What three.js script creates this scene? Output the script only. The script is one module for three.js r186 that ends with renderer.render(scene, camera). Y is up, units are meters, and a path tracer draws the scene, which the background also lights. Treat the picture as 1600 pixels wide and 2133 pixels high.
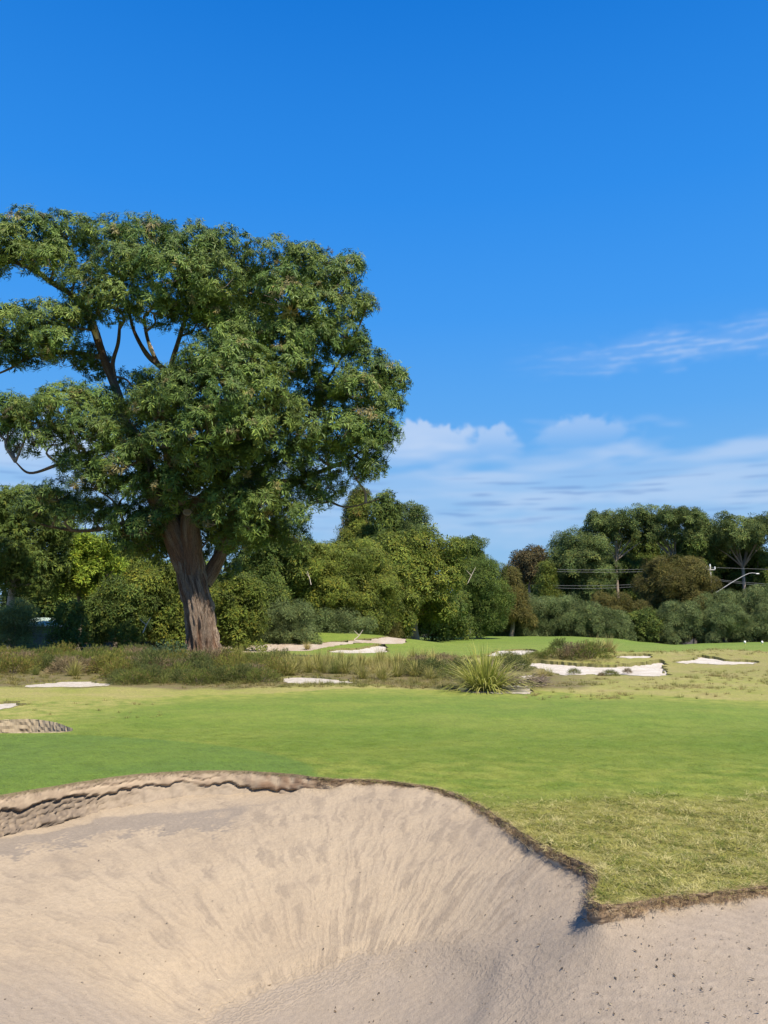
import * as THREE from 'three';
import { createNoise2D, createNoise3D } from 'simplex-noise';

// ------------------------------------------------------------------ camera, sky, sun, exposure
const scene = new THREE.Scene();
const FOCAL = 1602, EYE = 1.65, HORIZON = 1290;                    // phone lens: 1602 px focal length on a 1600 x 2133 frame
const PITCH = Math.atan((HORIZON - 1066.5) / FOCAL);
const camera = new THREE.PerspectiveCamera(2 * Math.atan(1066.5 / FOCAL) * 180 / Math.PI, 0.75, 0.1, 6000);
camera.position.set(0, EYE, 0);
camera.rotation.set(PITCH, 0, 0);
const SUN_DIR = new THREE.Vector3(0.42, 1.13, 0.6).normalize();
const sun = new THREE.DirectionalLight(new THREE.Color(1, 0.905, 0.75), 5);
sun.position.copy(SUN_DIR).multiplyScalar(150).add(new THREE.Vector3(0, 0, -40)); sun.target.position.set(0, 0, -40);
sun.castShadow = true; sun.shadow.mapSize.set(4096, 4096); sun.shadow.radius = 1;
Object.assign(sun.shadow.camera, { left: -110, right: 110, top: 110, bottom: -110, near: 1, far: 400 });
sun.name = 'sun';
scene.add(sun, sun.target);
const EXPOSURE = 1.55;

// ------------------------------------------------------------------ random numbers and noise
function rngOf(seed) { let s = seed | 0; return () => { s = (s + 0x6d2b79f5) | 0; let t = Math.imul(s ^ (s >>> 15), 1 | s); t = (t + Math.imul(t ^ (t >>> 7), 61 | t)) ^ t; return ((t ^ (t >>> 14)) >>> 0) / 4294967296; }; }
const rng = rngOf(7);
const n2 = createNoise2D(rngOf(11)), n3 = createNoise3D(rngOf(12));
const fbm = (x, y, o = 4) => { let s = 0, a = 0.5, f = 1; for (let i = 0; i < o; i++) { s += a * n2(x * f, y * f + i * 17.3); a *= 0.5; f *= 2.03; } return s; };
const { clamp, lerp, smoothstep } = THREE.MathUtils;
const ss = (a, b, x) => (a < b ? smoothstep(x, a, b) : 1 - smoothstep(x, b, a));
const V = (x, y, z) => new THREE.Vector3(x, y, z);
const rand = (a, b, r = rng) => a + (b - a) * r();
const lin = (r, g, b) => new THREE.Color().setRGB(r, g, b);
const srgb = (r, g, b) => new THREE.Color().setRGB(r / 255, g / 255, b / 255, THREE.SRGBColorSpace);
const table = (pts) => (x) => { if (x <= pts[0][0]) return pts[0][1]; for (let i = 1; i < pts.length; i++) if (x <= pts[i][0]) { const t = (x - pts[i - 1][0]) / (pts[i][0] - pts[i - 1][0]); return lerp(pts[i - 1][1], pts[i][1], t * t * (3 - 2 * t)); } return pts[pts.length - 1][1]; };

// ------------------------------------------------------------------ the sky: clear blue air, low bands of thin cloud
{
  const W = 3072, Hh = 1536, data = new Float32Array(W * Hh * 4);
  const stops = [[-90, [70, 74, 50]], [-0.5, [90, 100, 80]], [0, [160, 198, 232]], [4, [148, 194, 235]], [9, [124, 184, 238]], [15, [94, 169, 241]], [22, [68, 155, 241]], [30, [48, 141, 234]], [42, [26, 120, 216]], [60, [18, 104, 200]], [90, [14, 94, 188]]].map(([e, c]) => [e, srgb(...c)]);
  const base = (e) => { for (let i = 1; i < stops.length; i++) if (e <= stops[i][0]) return stops[i - 1][1].clone().lerp(stops[i][1], (e - stops[i - 1][0]) / (stops[i][0] - stops[i - 1][0])); return stops[stops.length - 1][1]; };
  const white = srgb(206, 222, 246), grey = srgb(112, 152, 210), tmp = new THREE.Color();
  const puffs = [[-25, 11.8, 5, 2.8, 1], [3.2, 13.4, 4.4, 1.6, 1], [8.4, 13.4, 1.7, 1.2, 0.8], [14.9, 13.9, 3.2, 0.9, 0.6], [-60, 14, 7, 1.5, 1], [58, 13, 6, 1.4, 0.9], [95, 14.5, 8, 1.5, 0.9], [-110, 13, 7, 1.3, 1], [150, 13.5, 9, 1.6, 0.9], [-160, 14.3, 7, 1.4, 0.9]];
  for (let j = 0; j < Hh; j++) {
    const e = ((j + 0.5) / Hh - 0.5) * 180, b = base(e);
    for (let i = 0; i < W; i++) {
      const u = ((i + 0.5) / W - 0.5) * 2 * Math.PI;                              // atan2(z, x)
      let az = u * 180 / Math.PI + 90; if (az > 180) az -= 360;                  // degrees to the right of -z
      tmp.copy(b);
      if (e > 2 && e < 25) {
        const seam = ss(0, 6, Math.min(Math.abs(az + 180), Math.abs(180 - az)));
        if (e < 17.5) {
          const wob = fbm(az * 0.16, e * 0.5, 3);                               // veil of low stratus
          let veil = ss(3, 9, e + wob * 2.2) * (1 - ss(10.6, 13.4, e + fbm(az * 0.09 + 4, e * 0.35, 3) * 3.2));
          veil *= 0.4 + 0.45 * ss(-0.3, 0.45, fbm(az * 0.05 + 9, e * 0.4, 3));
          tmp.lerp(white, clamp(veil * 0.62 * seam, 0, 1));
          const streak = ss(0.12, 0.5, fbm(az * 0.09 + 31, e * 1.9 + 5, 3)) * ss(6, 8, e) * (1 - ss(9.6, 11, e));   // darker streaks
          tmp.lerp(grey, clamp(streak * 0.6 * seam, 0, 0.7));
        }
        if (e > 9.5 && e < 18) {                                               // small heaped clouds: crisp crowns, soft feet
          let p = 0;
          for (const [a0, e0, ra, re, k] of puffs) {
            const da = (az - a0) / ra; if (Math.abs(da) > 1.5) continue;
            const up = e - e0, top = re * Math.sqrt(Math.max(0, 1.02 - da * da)) * (0.6 + 0.85 * fbm(az * 0.6 + a0, e * 0.55, 4)) + 0.2;
            p = Math.max(p, k * ss(0, 0.4 + 0.5 * Math.abs(da), top - up) * ss(-2.2, 0.6, up) * (1 - ss(0.7, 1.3, Math.abs(da) + 0.4 * fbm(az * 0.4, e * 0.8, 3))));
          }
          tmp.lerp(white, clamp(p * 0.66 * seam, 0, 1));
        }
        const se = e - 18.7 - (az - 20) * 0.02;                                // fine high streaks
        if (Math.abs(se) < 2.4 && Math.abs(az) > 8) {
          let ci = (0.25 + 0.75 * ss(-0.1, 0.6, fbm(az * 0.2 + se * 0.5, se * 1.7 + 3, 5) + 0.05)) * (1 - ss(0.2, 1.7, Math.abs(se) + 0.8 * fbm(az * 0.25, se * 0.5 + 20, 3)));
          ci *= ss(-0.1, 0.55, n2(az * 0.021 + 2.05, 7.3) * 0.5 + 0.15) * ss(8, 21, Math.abs(az));
          tmp.lerp(white, clamp(ci * 0.6 * seam, 0, 0.8));
        }
      }
      const o = (j * W + i) * 4; data[o] = tmp.r / EXPOSURE; data[o + 1] = tmp.g / EXPOSURE; data[o + 2] = tmp.b / EXPOSURE; data[o + 3] = 1;
    }
  }
  const sky = new THREE.DataTexture(data, W, Hh, THREE.RGBAFormat, THREE.FloatType);
  sky.mapping = THREE.EquirectangularReflectionMapping; sky.magFilter = sky.minFilter = THREE.LinearFilter; sky.needsUpdate = true;
  scene.background = sky; scene.environment = sky;
}

// ------------------------------------------------------------------ naming
const taken = {};
const numbered = (name) => { const k = taken[name] = (taken[name] ?? -1) + 1; return k ? name + '_' + String(k).padStart(3, '0') : name; };
function tag(o, label, category, group) { o.userData.label = label; o.userData.category = category; if (group) o.userData.group = group; return o; }
function thing(name, label, category, pos, group) { const o = new THREE.Group(); o.name = numbered(name); o.position.copy(pos); tag(o, label, category, group); scene.add(o); return o; }
function part(name, geo, mat, parent) { const m = new THREE.Mesh(geo, mat); m.name = name; m.castShadow = m.receiveShadow = true; parent.add(m); return m; }
function structure(name, geo, mat) { const m = part(name, geo, mat, scene); m.userData.kind = 'structure'; return m; }
function copies(name, geo, mat, items, parent, stuff) {                       // items: {m: Matrix4, c: Color}
  const im = new THREE.InstancedMesh(geo, mat, items.length); im.name = name; im.castShadow = im.receiveShadow = true;
  items.forEach((it, i) => { im.setMatrixAt(i, it.m); im.setColorAt(i, it.c); });
  if (stuff) im.userData.kind = 'stuff';
  parent.add(im); return im;
}

// ------------------------------------------------------------------ surveying: where a point of the photograph stands
const ROT = new THREE.Matrix4().makeRotationX(PITCH);
const ray = (px, py) => V((px - 800) / FOCAL, -(py - 1066.5) / FOCAL, -1).applyMatrix4(ROT);
const at = (px, py, d) => { const r = ray(px, py); return V(0, EYE, 0).addScaledVector(r, d / -r.z); };

// height of the turf (holes for sand are cut later)
const profile = table([[0, 0], [9, 0.0], [15, 0.03], [20, 0.02], [26, 0.06], [33, 0.02], [45, -0.28], [52, -0.42], [70, -0.55], [88, -0.66]]);
const ridge = table([[-60, -0.7], [0, -0.62], [25, -0.64], [30.5, -0.85], [35, -1.4], [39.5, -1.75], [44, -1.55], [50, -1.4], [70, -1.3]]);
const bump = (x, z, cx, cz, rx, rz, h) => { const a = (x - cx) / rx, b = (z - cz) / rz, q = a * a + b * b; return q > 9 ? 0 : h * Math.exp(-q); };
function H(x, z) {
  const d = -z;
  let y = profile(d);
  if (d > 60) y = lerp(y, ridge(x * 105 / Math.max(d, 70)), ss(60, 104, d));
  if (d > 105) y -= 0.5 * ss(105, 111, d) + 0.03 * Math.max(0, Math.min(d, 220) - 108);
  if (d > 6) y += 0.035 * ss(7, 12, d) * n2(x * 0.16 + 3, z * 0.16) + 0.012 * ss(7, 12, d) * n2(x * 0.5, z * 0.5 + 9);
  if (d < -0.5) y += 0;
  y += bump(x, z, -6, -62, 9, 6, 0.85) + bump(x, z, -1, -63, 5, 6, 0.25) + bump(x, z, 7.5, -29.5, 4.6, 2.6, 0.34) + bump(x, z, 14, -31.5, 4.5, 2.4, 0.36) + bump(x, z, 6.5, -42, 4, 3, 0.25) + bump(x, z, -16, -60, 10, 7, 0.5);
  y += bump(x, z, -3.4, -9.2, 4, 2.2, 0.05);
  return y;
}
function onGround(px, py) {
  const r = ray(px, py); let t0 = 1.5;
  for (let t = 2; t < 420; t *= 1.012) {
    if (EYE + r.y * t < H(r.x * t, r.z * t)) { let a = t0, b = t; for (let k = 0; k < 24; k++) { const m = (a + b) / 2; if (EYE + r.y * m < H(r.x * m, r.z * m)) b = m; else a = m; } return V(r.x * b, EYE + r.y * b, r.z * b); }
    t0 = t;
  }
  return at(px, py, 300);
}
const flat = (pts) => pts.map(([px, py]) => { const p = onGround(px, py); return [p.x, p.z]; });

// closed outline in plan -> signed distance, positive outside
function region(points, smooth = 0) {
  let pts = points;
  if (smooth) { const c = new THREE.CatmullRomCurve3(points.map(([x, z]) => V(x, 0, z)), true, 'centripetal'); pts = c.getSpacedPoints(smooth).slice(0, -1).map((p) => [p.x, p.z]); }
  let x0 = 1e9, x1 = -1e9, z0 = 1e9, z1 = -1e9;
  for (const [x, z] of pts) { x0 = Math.min(x0, x); x1 = Math.max(x1, x); z0 = Math.min(z0, z); z1 = Math.max(z1, z); }
  const f = (x, z, pad = 1) => {
    if (x < x0 - pad || x > x1 + pad || z < z0 - pad || z > z1 + pad) return pad;
    let best = 1e9, inside = false;
    for (let i = 0, j = pts.length - 1; i < pts.length; j = i++) {
      const [ax, az] = pts[j], [bx, bz] = pts[i], ex = bx - ax, ez = bz - az;
      const t = clamp(((x - ax) * ex + (z - az) * ez) / (ex * ex + ez * ez + 1e-12), 0, 1), qx = x - ax - ex * t, qz = z - az - ez * t;
      best = Math.min(best, qx * qx + qz * qz);
      if ((az > z) !== (bz > z) && x < (bx - ax) * (z - az) / (bz - az) + ax) inside = !inside;
    }
    return Math.min(pad, Math.sqrt(best)) * (inside ? -1 : 1);
  };
  f.pts = pts; f.box = [x0, x1, z0, z1];
  return f;
}

// --- the big bunker in front: rim points with the height of the bare face below the turf
const rimPx = [[-330, 1722, 0.34], [-150, 1690, 0.34], [0, 1657, 0.34], [100, 1640, 0.32], [200, 1624, 0.29], [300, 1612, 0.25], [400, 1606, 0.23], [500, 1606, 0.22], [600, 1612, 0.18], [650, 1618, 0.11], [700, 1622, 0.05], [800, 1626, 0.015], [880, 1636, 0.016], [940, 1650, 0.02], [1000, 1678, 0.026], [1060, 1716, 0.034], [1120, 1752, 0.036], [1180, 1782, 0.042], [1222, 1799, 0.06], [1243, 1814, 0.1], [1246, 1835, 0.12], [1241, 1860, 0.12], [1239, 1877, 0.09], [1252, 1885, 0.055], [1300, 1881, 0.042], [1400, 1866, 0.035], [1500, 1857, 0.042], [1600, 1845, 0.042], [1760, 1838, 0.042]];
const rimPts = rimPx.map(([x, y, h]) => { const p = onGround(x, y); return V(p.x, h, p.z); });
for (const [x, z] of [[4.2, -4.5], [5.2, -2.8], [4, -1.1], [0.8, -0.55], [-3, -0.8], [-6, -2.4], [-6.7, -4.1], [-5.8, -5.5]]) rimPts.push(V(x, 0.1, z));
const rimCurve = new THREE.CatmullRomCurve3(rimPts, true, 'centripetal');
const RIM_N = 1400, rim = rimCurve.getSpacedPoints(RIM_N).slice(0, -1);
for (let i = 0; i < rim.length; i++) {                                     // ragged cut in the turf
  const a = rim[(i + RIM_N - 3) % RIM_N], b = rim[(i + 3) % RIM_N], nx = b.z - a.z, nz = a.x - b.x, l = Math.hypot(nx, nz), s = i * 0.018;
  const k = (0.011 * n2(s * 3.1, 1) + 0.005 * n2(s * 14, 2) + 0.004 * n2(s * 40, 3)) / l;
  rim[i].jx = nx * k; rim[i].jz = nz * k;
}
for (const p of rim) { p.x += p.jx; p.z += p.jz; }
const pit = (() => {
  const exact = region(rim.map((p) => [p.x, p.z])), [x0, x1, z0, z1] = exact.box, q = 0.08, nx = Math.ceil((x1 - x0 + 2) / q) + 1, nz = Math.ceil((z1 - z0 + 2) / q) + 1, idx = new Int16Array(nx * nz), dist = new Float32Array(nx * nz);
  for (let j = 0; j < nz; j++) for (let i = 0; i < nx; i++) { const x = x0 - 1 + i * q, z = z0 - 1 + j * q; let b = 1e9, k = 0; for (let m = 0; m < rim.length; m += 5) { const e = (rim[m].x - x) ** 2 + (rim[m].z - z) ** 2; if (e < b) { b = e; k = m; } } idx[j * nx + i] = k; dist[j * nx + i] = Math.sqrt(b); }
  const sign = new Int8Array(nx * nz); for (let j = 0; j < nz; j++) { const z = z0 - 1 + j * q, xs = []; for (let i = 0, m = rim.length - 1; i < rim.length; m = i++) { const a = rim[m], b = rim[i]; if ((a.z > z) !== (b.z > z)) xs.push((b.x - a.x) * (z - a.z) / (b.z - a.z) + a.x); } for (let i = 0; i < nx; i++) { const x = x0 - 1 + i * q; let c = 0; for (const v of xs) if (v > x) c++; sign[j * nx + i] = c % 2 ? -1 : 1; } }
  const f = (x, z, pad = 1) => {
    if (x < x0 - pad || x > x1 + pad || z < z0 - pad || z > z1 + pad) return pad;
    const u = clamp((x - x0 + 1) / q, 0, nx - 1.001), v = clamp((z - z0 + 1) / q, 0, nz - 1.001), i = Math.floor(u), j = Math.floor(v), a = i - -0, o = j * nx + a, fu = u - i, fv = v - j;
    if (dist[o] > 0.3) { const g = (k) => dist[k] * sign[k]; return Math.min(pad, lerp(lerp(g(o), g(o + 1), fu), lerp(g(o + nx), g(o + nx + 1), fu), fv)); }
    const k0 = idx[o]; let best = 1e9, sg = 1;
    for (let m = k0 - 34; m <= k0 + 34; m++) { const p = rim[(m + RIM_N) % RIM_N], r = rim[(m + 1 + RIM_N) % RIM_N], ex = r.x - p.x, ez = r.z - p.z, t = clamp(((x - p.x) * ex + (z - p.z) * ez) / (ex * ex + ez * ez + 1e-12), 0, 1), qx = x - p.x - ex * t, qz = z - p.z - ez * t, e = qx * qx + qz * qz; if (e < best) { best = e; sg = ex * qz - ez * qx; } }
    return Math.min(pad, Math.sqrt(best)) * (sg * turn > 0 ? 1 : -1);
  };
  let area = 0; for (let i = 0, m = rim.length - 1; i < rim.length; m = i++) area += rim[m].x * rim[i].z - rim[i].x * rim[m].z;
  const turn = area > 0 ? -1 : 1;
  f.box = exact.box; return f;
})();
const bunkerC = [-0.2, -5.15];
function nearestRim(x, z) { let b = 1e9, k = 0; for (let i = 0; i < rim.length; i += 2) { const q = (rim[i].x - x) ** 2 + (rim[i].z - z) ** 2; if (q < b) { b = q; k = i; } } return k; }
function sandHeight(x, z, s) {                                              // s: distance inside the rim
  const r = Math.max(0, Math.hypot((x - bunkerC[0]) * 0.85, z - bunkerC[1]) - 0.85), u = s / (s + r * 1.35 + 1e-6);
  // lip height blended from rim points, weighted by nearness
  let w = 0, lip = 0; for (let i = 0; i < rim.length; i += 20) { const q2 = (rim[i].x - x) ** 2 + (rim[i].z - z) ** 2, q = 1 / (q2 * Math.sqrt(q2) + 1e-5); w += q; lip += q * rim[i].y; }
  const top = H(x, z) - lip / w, g = 1 - Math.pow(1 - u, 1.15);
  return lerp(top, -1.0, g) + 0.03 * n2(x * 0.9, z * 0.9) * u + 0.012 * n2(x * 2.3, z * 2.3 + 5) + 0.02 * ss(0.93, 1, u);
}

const sandGrid = (() => {                                                  // the bowl, settled: heights on a grid, rounded off by relaxation
  const x0 = -7.2, z0 = -9.1, q = 0.06, nx = Math.ceil(12.8 / q), nz = Math.ceil(9 / q), h = new Float32Array(nx * nz), free = new Uint8Array(nx * nz);
  for (let j = 0; j < nz; j++) for (let i = 0; i < nx; i++) { const x = x0 + i * q, z = z0 + j * q, s = -pit(x, z, 9), o = j * nx + i; h[o] = sandHeight(x, z, Math.max(0.001, s)); free[o] = s > 0.05 && i && j && i < nx - 1 && j < nz - 1 ? 1 : 0; }
  for (let j = 0; j < nz; j++) for (let i = 0; i < nx; i++) { const X = x0 + i * q, r = Math.hypot((X + 0.4) * 0.9, z0 + j * q + 5.05), o = j * nx + i; if (r < 0.85) { h[o] = -0.88 + 0.1 * (r / 0.85) ** 2 + 0.16 * (X + 0.4); free[o] = 0; } }
  for (let k = 0; k < 170; k++) for (let j = 1; j < nz - 1; j++) for (let i = 1; i < nx - 1; i++) { const o = j * nx + i; if (free[o]) h[o] += 1.85 * ((h[o - 1] + h[o + 1] + h[o - nx] + h[o + nx]) / 4 - h[o]); }
  for (let j = 1; j < nz - 1; j++) for (let i = 1; i < nx - 1; i++) { const o = j * nx + i; if (!free[o] && h[o] < -0.5) free[o] = 1; }
  for (let k = 0; k < 30; k++) for (let j = 1; j < nz - 1; j++) for (let i = 1; i < nx - 1; i++) { const o = j * nx + i; if (free[o]) h[o] += 0.5 * ((h[o - 1] + h[o + 1] + h[o - nx] + h[o + nx]) / 4 - h[o]); }
  return (x, z) => { const u = clamp((x - x0) / q, 0, nx - 1.01), v = clamp((z - z0) / q, 0, nz - 1.01), i = Math.floor(u), j = Math.floor(v), o = j * nx + i; return lerp(lerp(h[o], h[o + 1], u - i), lerp(h[o + nx], h[o + nx + 1], u - i), v - j) + 0.006 * n2(x * 2.3, z * 2.3 + 5) + 0.003 * n2(x * 6, z * 6) + 0.02 * Math.exp(-(((Math.hypot((x + 0.3) * 0.9, z + 5.0) - 0.92 + 0.05 * n2(x * 1.5, z * 1.5)) / 0.1) ** 2)); };
})();

// --- other sand
const jag = (f, k, q) => (x, z) => f(x, z) + k * n2(x * q, z * q) + 0.5 * k * n2(x * q * 2.7, z * q * 2.7 + 4);
const smallPit = region(flat([[-260, 1510], [-120, 1505], [0, 1501], [60, 1499], [105, 1504], [138, 1514], [152, 1520], [140, 1525], [60, 1527], [0, 1527], [-160, 1529], [-260, 1524]]), 120);
const farSand = [
  [[466, 1359], [560, 1358], [640, 1356], [668, 1351], [700, 1345], [760, 1339], [812, 1342], [838, 1341], [845, 1335], [836, 1326], [790, 1328], [740, 1332], [690, 1336], [640, 1339], [560, 1340], [466, 1346]],
  [[684, 1357], [740, 1361], [798, 1359], [807, 1351], [803, 1344], [786, 1341], [764, 1346], [738, 1350], [700, 1351]],
  [[1010, 1363], [1030, 1357], [1060, 1353], [1100, 1352], [1117, 1357], [1095, 1364], [1040, 1367]],
  [[1088, 1372], [1120, 1375], [1150, 1378], [1200, 1382], [1260, 1385], [1310, 1382], [1350, 1377], [1380, 1373], [1384, 1392], [1382, 1409], [1340, 1410], [1290, 1405], [1230, 1406], [1180, 1407], [1150, 1402], [1115, 1390], [1090, 1386]],
  [[1284, 1366], [1320, 1362], [1356, 1363], [1358, 1368], [1330, 1371], [1288, 1371]],
  [[1408, 1377], [1424, 1373], [1446, 1371], [1458, 1364], [1480, 1367], [1516, 1374], [1545, 1374], [1577, 1377], [1575, 1382], [1510, 1385], [1450, 1383], [1412, 1382]],
  [[582, 1413], [620, 1408], [680, 1411], [738, 1419], [736, 1424], [680, 1424], [600, 1424]],
  [[945, 1437], [985, 1424], [1040, 1420], [1090, 1405], [1113, 1403], [1118, 1416], [1112, 1436], [1090, 1447], [1030, 1445], [980, 1443]],
  [[30, 1431], [70, 1424], [150, 1417], [215, 1420], [236, 1428], [190, 1431], [110, 1432]],
  [[-60, 1477], [0, 1463], [36, 1462], [52, 1467], [20, 1477], [-30, 1482]],
].map((p) => flat(p));
const farDrop = [0.12, 0.12, 0.08, 0.08, 0.06, 0.07, 0.02, 0.03, 0.015, 0.015];
const farPit = farSand.map((p, i) => { const f = region(p, 90); const g = jag(f, i < 6 ? 0.15 : 0.16, i < 6 ? 1.5 : 1.9); g.box = f.box; return g; });
const farAt = (x, z) => { let b = 1, k = -1; for (let i = 0; i < farPit.length; i++) { const q = farPit[i].box; if (x < q[0] - 1 || x > q[1] + 1 || z < q[2] - 1 || z > q[3] + 1) continue; const s = farPit[i](x, z); if (s < b) { b = s; k = i; } } return [b, k]; };
const cut = (x, z) => { const a = z > -10 ? pit(x, z) : 1; if (a < 0) return a; const b = smallPit(x, z); return Math.min(a, b, z < -9 ? farAt(x, z)[0] : 1); };

// --- kinds of ground cover, in plan
const greenPx = flat([[-900, 1640], [-400, 1560], [-200, 1533], [0, 1529], [150, 1530], [300, 1539], [420, 1549], [540, 1566], [612, 1582], [640, 1592], [655, 1606], [660, 1640]]);
const puttingGreen = region([...greenPx, [-1.2, -6.2], [-4, -5.5], [-7, -5.5]], 160);
const fairwayEdge = table([[-16, 15.5], [-9, 14.2], [-6.5, 15.5], [-3.5, 17.3], [0, 18.6], [3, 18.2], [5, 17], [8, 15.8], [12, 15.2], [30, 15]]);
const fairwayLeft = (x, d) => ss(-0.8, 1.2, x + 5.6 + (d - 12) * -0.2 + 0.5 * n2(x * 0.5, d * 0.5));
const roughEdge = (x) => 6.9 + 0.16 * x + 0.12 * n2(x * 0.8, 3);
const C = { fairway: lin(0.133, 0.205, 0.016), pale: lin(0.258, 0.28, 0.048), green: lin(0.104, 0.178, 0.019), straw: lin(0.34, 0.305, 0.105), rough: lin(0.222, 0.222, 0.042), soil: lin(0.17, 0.122, 0.066), litter: lin(0.05, 0.036, 0.02), farGreen: lin(0.14, 0.215, 0.017), dry: lin(0.29, 0.24, 0.105), heath: lin(0.145, 0.13, 0.043) };
const heathBand = (x, d) => {                                              // 0..1: the strip of heath between the fairways
  const near = table([[-22, 19.6], [-9, 19.2], [-5, 18.6], [0, 19.6], [2, 18.6], [4.5, 18.6], [6, 21], [9, 22], [14, 24], [24, 24]])(x) + 0.5 * n2(x * 0.7, 2.2);
  const far = table([[-30, 60], [-12, 44], [-8, 35], [-4, 29], [2, 27], [8, 29], [14, 31], [24, 30]])(x) + 0.6 * n2(x * 0.5, 8.2);
  return ss(near - 0.5, near + 0.5, d) * (1 - ss(far - 0.6, far + 0.6, d)) * (1 - 0.85 * ss(4.2, 6.5, x + 0.4 * n2(d, 1.7)));
};
const tmpC = new THREE.Color();
function cover(x, z, out) {
  const d = -z;
  const m1 = fbm(x * 0.35, z * 0.55, 3), m2 = fbm(x * 1.7 + 5, z * 2.6, 3), m3 = n2(x * 7, z * 9);
  if (d > 27 || (d > 15 && d > fairwayEdge(x))) {
    const hb = heathBand(x, d);
    out.copy(C.straw).lerp(C.pale, clamp(0.55 + m1 * 0.9, 0, 1)).lerp(C.dry, x > 5 ? clamp(0.12 + m2 * 0.7 + ss(8, 14, x) * 0.25, 0, 0.65) : clamp(m2 * 0.8, 0, 0.6));
    if (d > 24) out.lerp(C.farGreen, ss(30, 34, d + m1) * (1 - 0.12 * clamp(m2, 0, 1)));
    if (d > 33) out.lerp(C.pale, clamp(0.22 + m1 * 0.45, 0, 0.35) * (1 - ss(60, 85, d)));
    out.lerp(C.heath, hb * 0.9).lerp(C.soil, hb * clamp(0.35 + m2, 0, 0.8));
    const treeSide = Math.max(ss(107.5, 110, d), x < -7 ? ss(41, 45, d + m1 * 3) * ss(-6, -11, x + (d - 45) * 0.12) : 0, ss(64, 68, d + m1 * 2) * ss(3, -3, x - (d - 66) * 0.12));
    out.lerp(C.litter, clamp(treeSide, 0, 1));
  } else {
    const g = puttingGreen(x, z, 0.6);
    out.copy(C.fairway).lerp(C.pale, clamp(0.2 + m1 * 0.5 + m2 * 0.25, 0, 0.7) * 0.75);
    const edge = fairwayEdge(x) - d, lft = 1 - fairwayLeft(x, d);
    out.lerp(C.pale, clamp(Math.max(1 - ss(0.2, 2.2, edge + m1), lft * ss(11.6, 12.6, d)) * (0.75 + m2), 0, 1));
    out.lerp(C.straw, clamp(lft * ss(11.6, 12.6, d) * (0.35 + m2 * 0.7), 0, 0.7));
    const rr = (1 - ss(-0.35, 0.6, d - roughEdge(x) + m1 * 0.5)) * ss(0.3, 0.9, x + 0.2);
    out.lerp(C.rough, rr).lerp(C.straw, rr * clamp(0.36 + m2 * 0.7 + m3 * 0.12, 0, 0.8));
    const apron = (1 - ss(0.0, 1.1, d - 8.6 + m1)) * (1 - rr);
    out.lerp(C.pale, clamp(apron * (0.35 + m2), 0, 0.6));
    const gm = 1 - ss(-0.04, 0.05, g);
    if (gm > 0) { tmpC.copy(C.green).lerp(C.fairway, clamp(0.3 + m1 * 0.7 + m2 * 0.2, 0, 0.8)); out.lerp(tmpC, gm); }
    else if (g < 0.35 && d > 8.2) out.lerp(C.pale, 0.35 * (1 - ss(0.1, 0.35, g)) * clamp(0.6 + m2, 0, 1));
    if (d < 10) { const s = pit(x, z, 0.14); if (s < 0.1) out.lerp(C.dry, (1 - ss(0.0, 0.05 + 0.05 * (m3 * 0.5 + 0.5), s)) * 0.6 * ss(-1.5, 0.2, x)); }
  }
  const k = 1 + 0.1 * m2 + 0.07 * m3 + (d < 24 ? 0.09 * n2(x * 23, z * 29) : 0); out.multiplyScalar(k);
  return out;
}

// ------------------------------------------------------------------ textures
function canvasTexture(w, h, draw, color = true) { const c = document.createElement('canvas'); c.width = w; c.height = h; draw(c.getContext('2d'), w, h); const t = new THREE.CanvasTexture(c); t.wrapS = t.wrapT = THREE.RepeatWrapping; if (color) t.colorSpace = THREE.SRGBColorSpace; t.magFilter = THREE.LinearFilter; return t; }
const turfMap = canvasTexture(1024, 1024, (g, w, h) => {                     // short blades lying every way, 1.6 m across
  const r = rngOf(21); g.fillStyle = 'rgb(196,196,192)'; g.fillRect(0, 0, w, h);
  for (let i = 0; i < 52000; i++) {
    const x = r() * w, y = r() * h, a = r() * 6.283, l = 5 + r() * 11, v = 150 + Math.floor(r() * 105), warm = r() * 26;
    g.strokeStyle = `rgb(${v},${v - warm * 0.2},${v - warm})`; g.lineWidth = 1 + r() * 1.6;
    for (const ox of [0, x < 20 ? w : x > w - 20 ? -w : 0]) { g.beginPath(); g.moveTo(x + ox, y); g.lineTo(x + ox + Math.cos(a) * l, y + Math.sin(a) * l); g.stroke(); if (!ox && x >= 20 && x <= w - 20) break; }
  }
});
const barkTex = (seed, a, b, c) => canvasTexture(512, 1024, (g, w, h) => {
  const r = rngOf(seed); g.fillStyle = a; g.fillRect(0, 0, w, h);
  for (let i = 0; i < 2600; i++) { const x = r() * w, y = r() * h, l = 30 + r() * 170; g.strokeStyle = r() < 0.5 ? b : r() < 0.5 ? c : a; g.globalAlpha = 0.2 + r() * 0.5; g.lineWidth = 1 + r() * 5; for (const oy of [0, -h]) { g.beginPath(); g.moveTo(x, y + oy); g.quadraticCurveTo(x + (r() - 0.5) * 18, y + oy + l / 2, x + (r() - 0.5) * 12, y + oy + l); g.stroke(); } }
  g.globalAlpha = 1;
});

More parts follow.
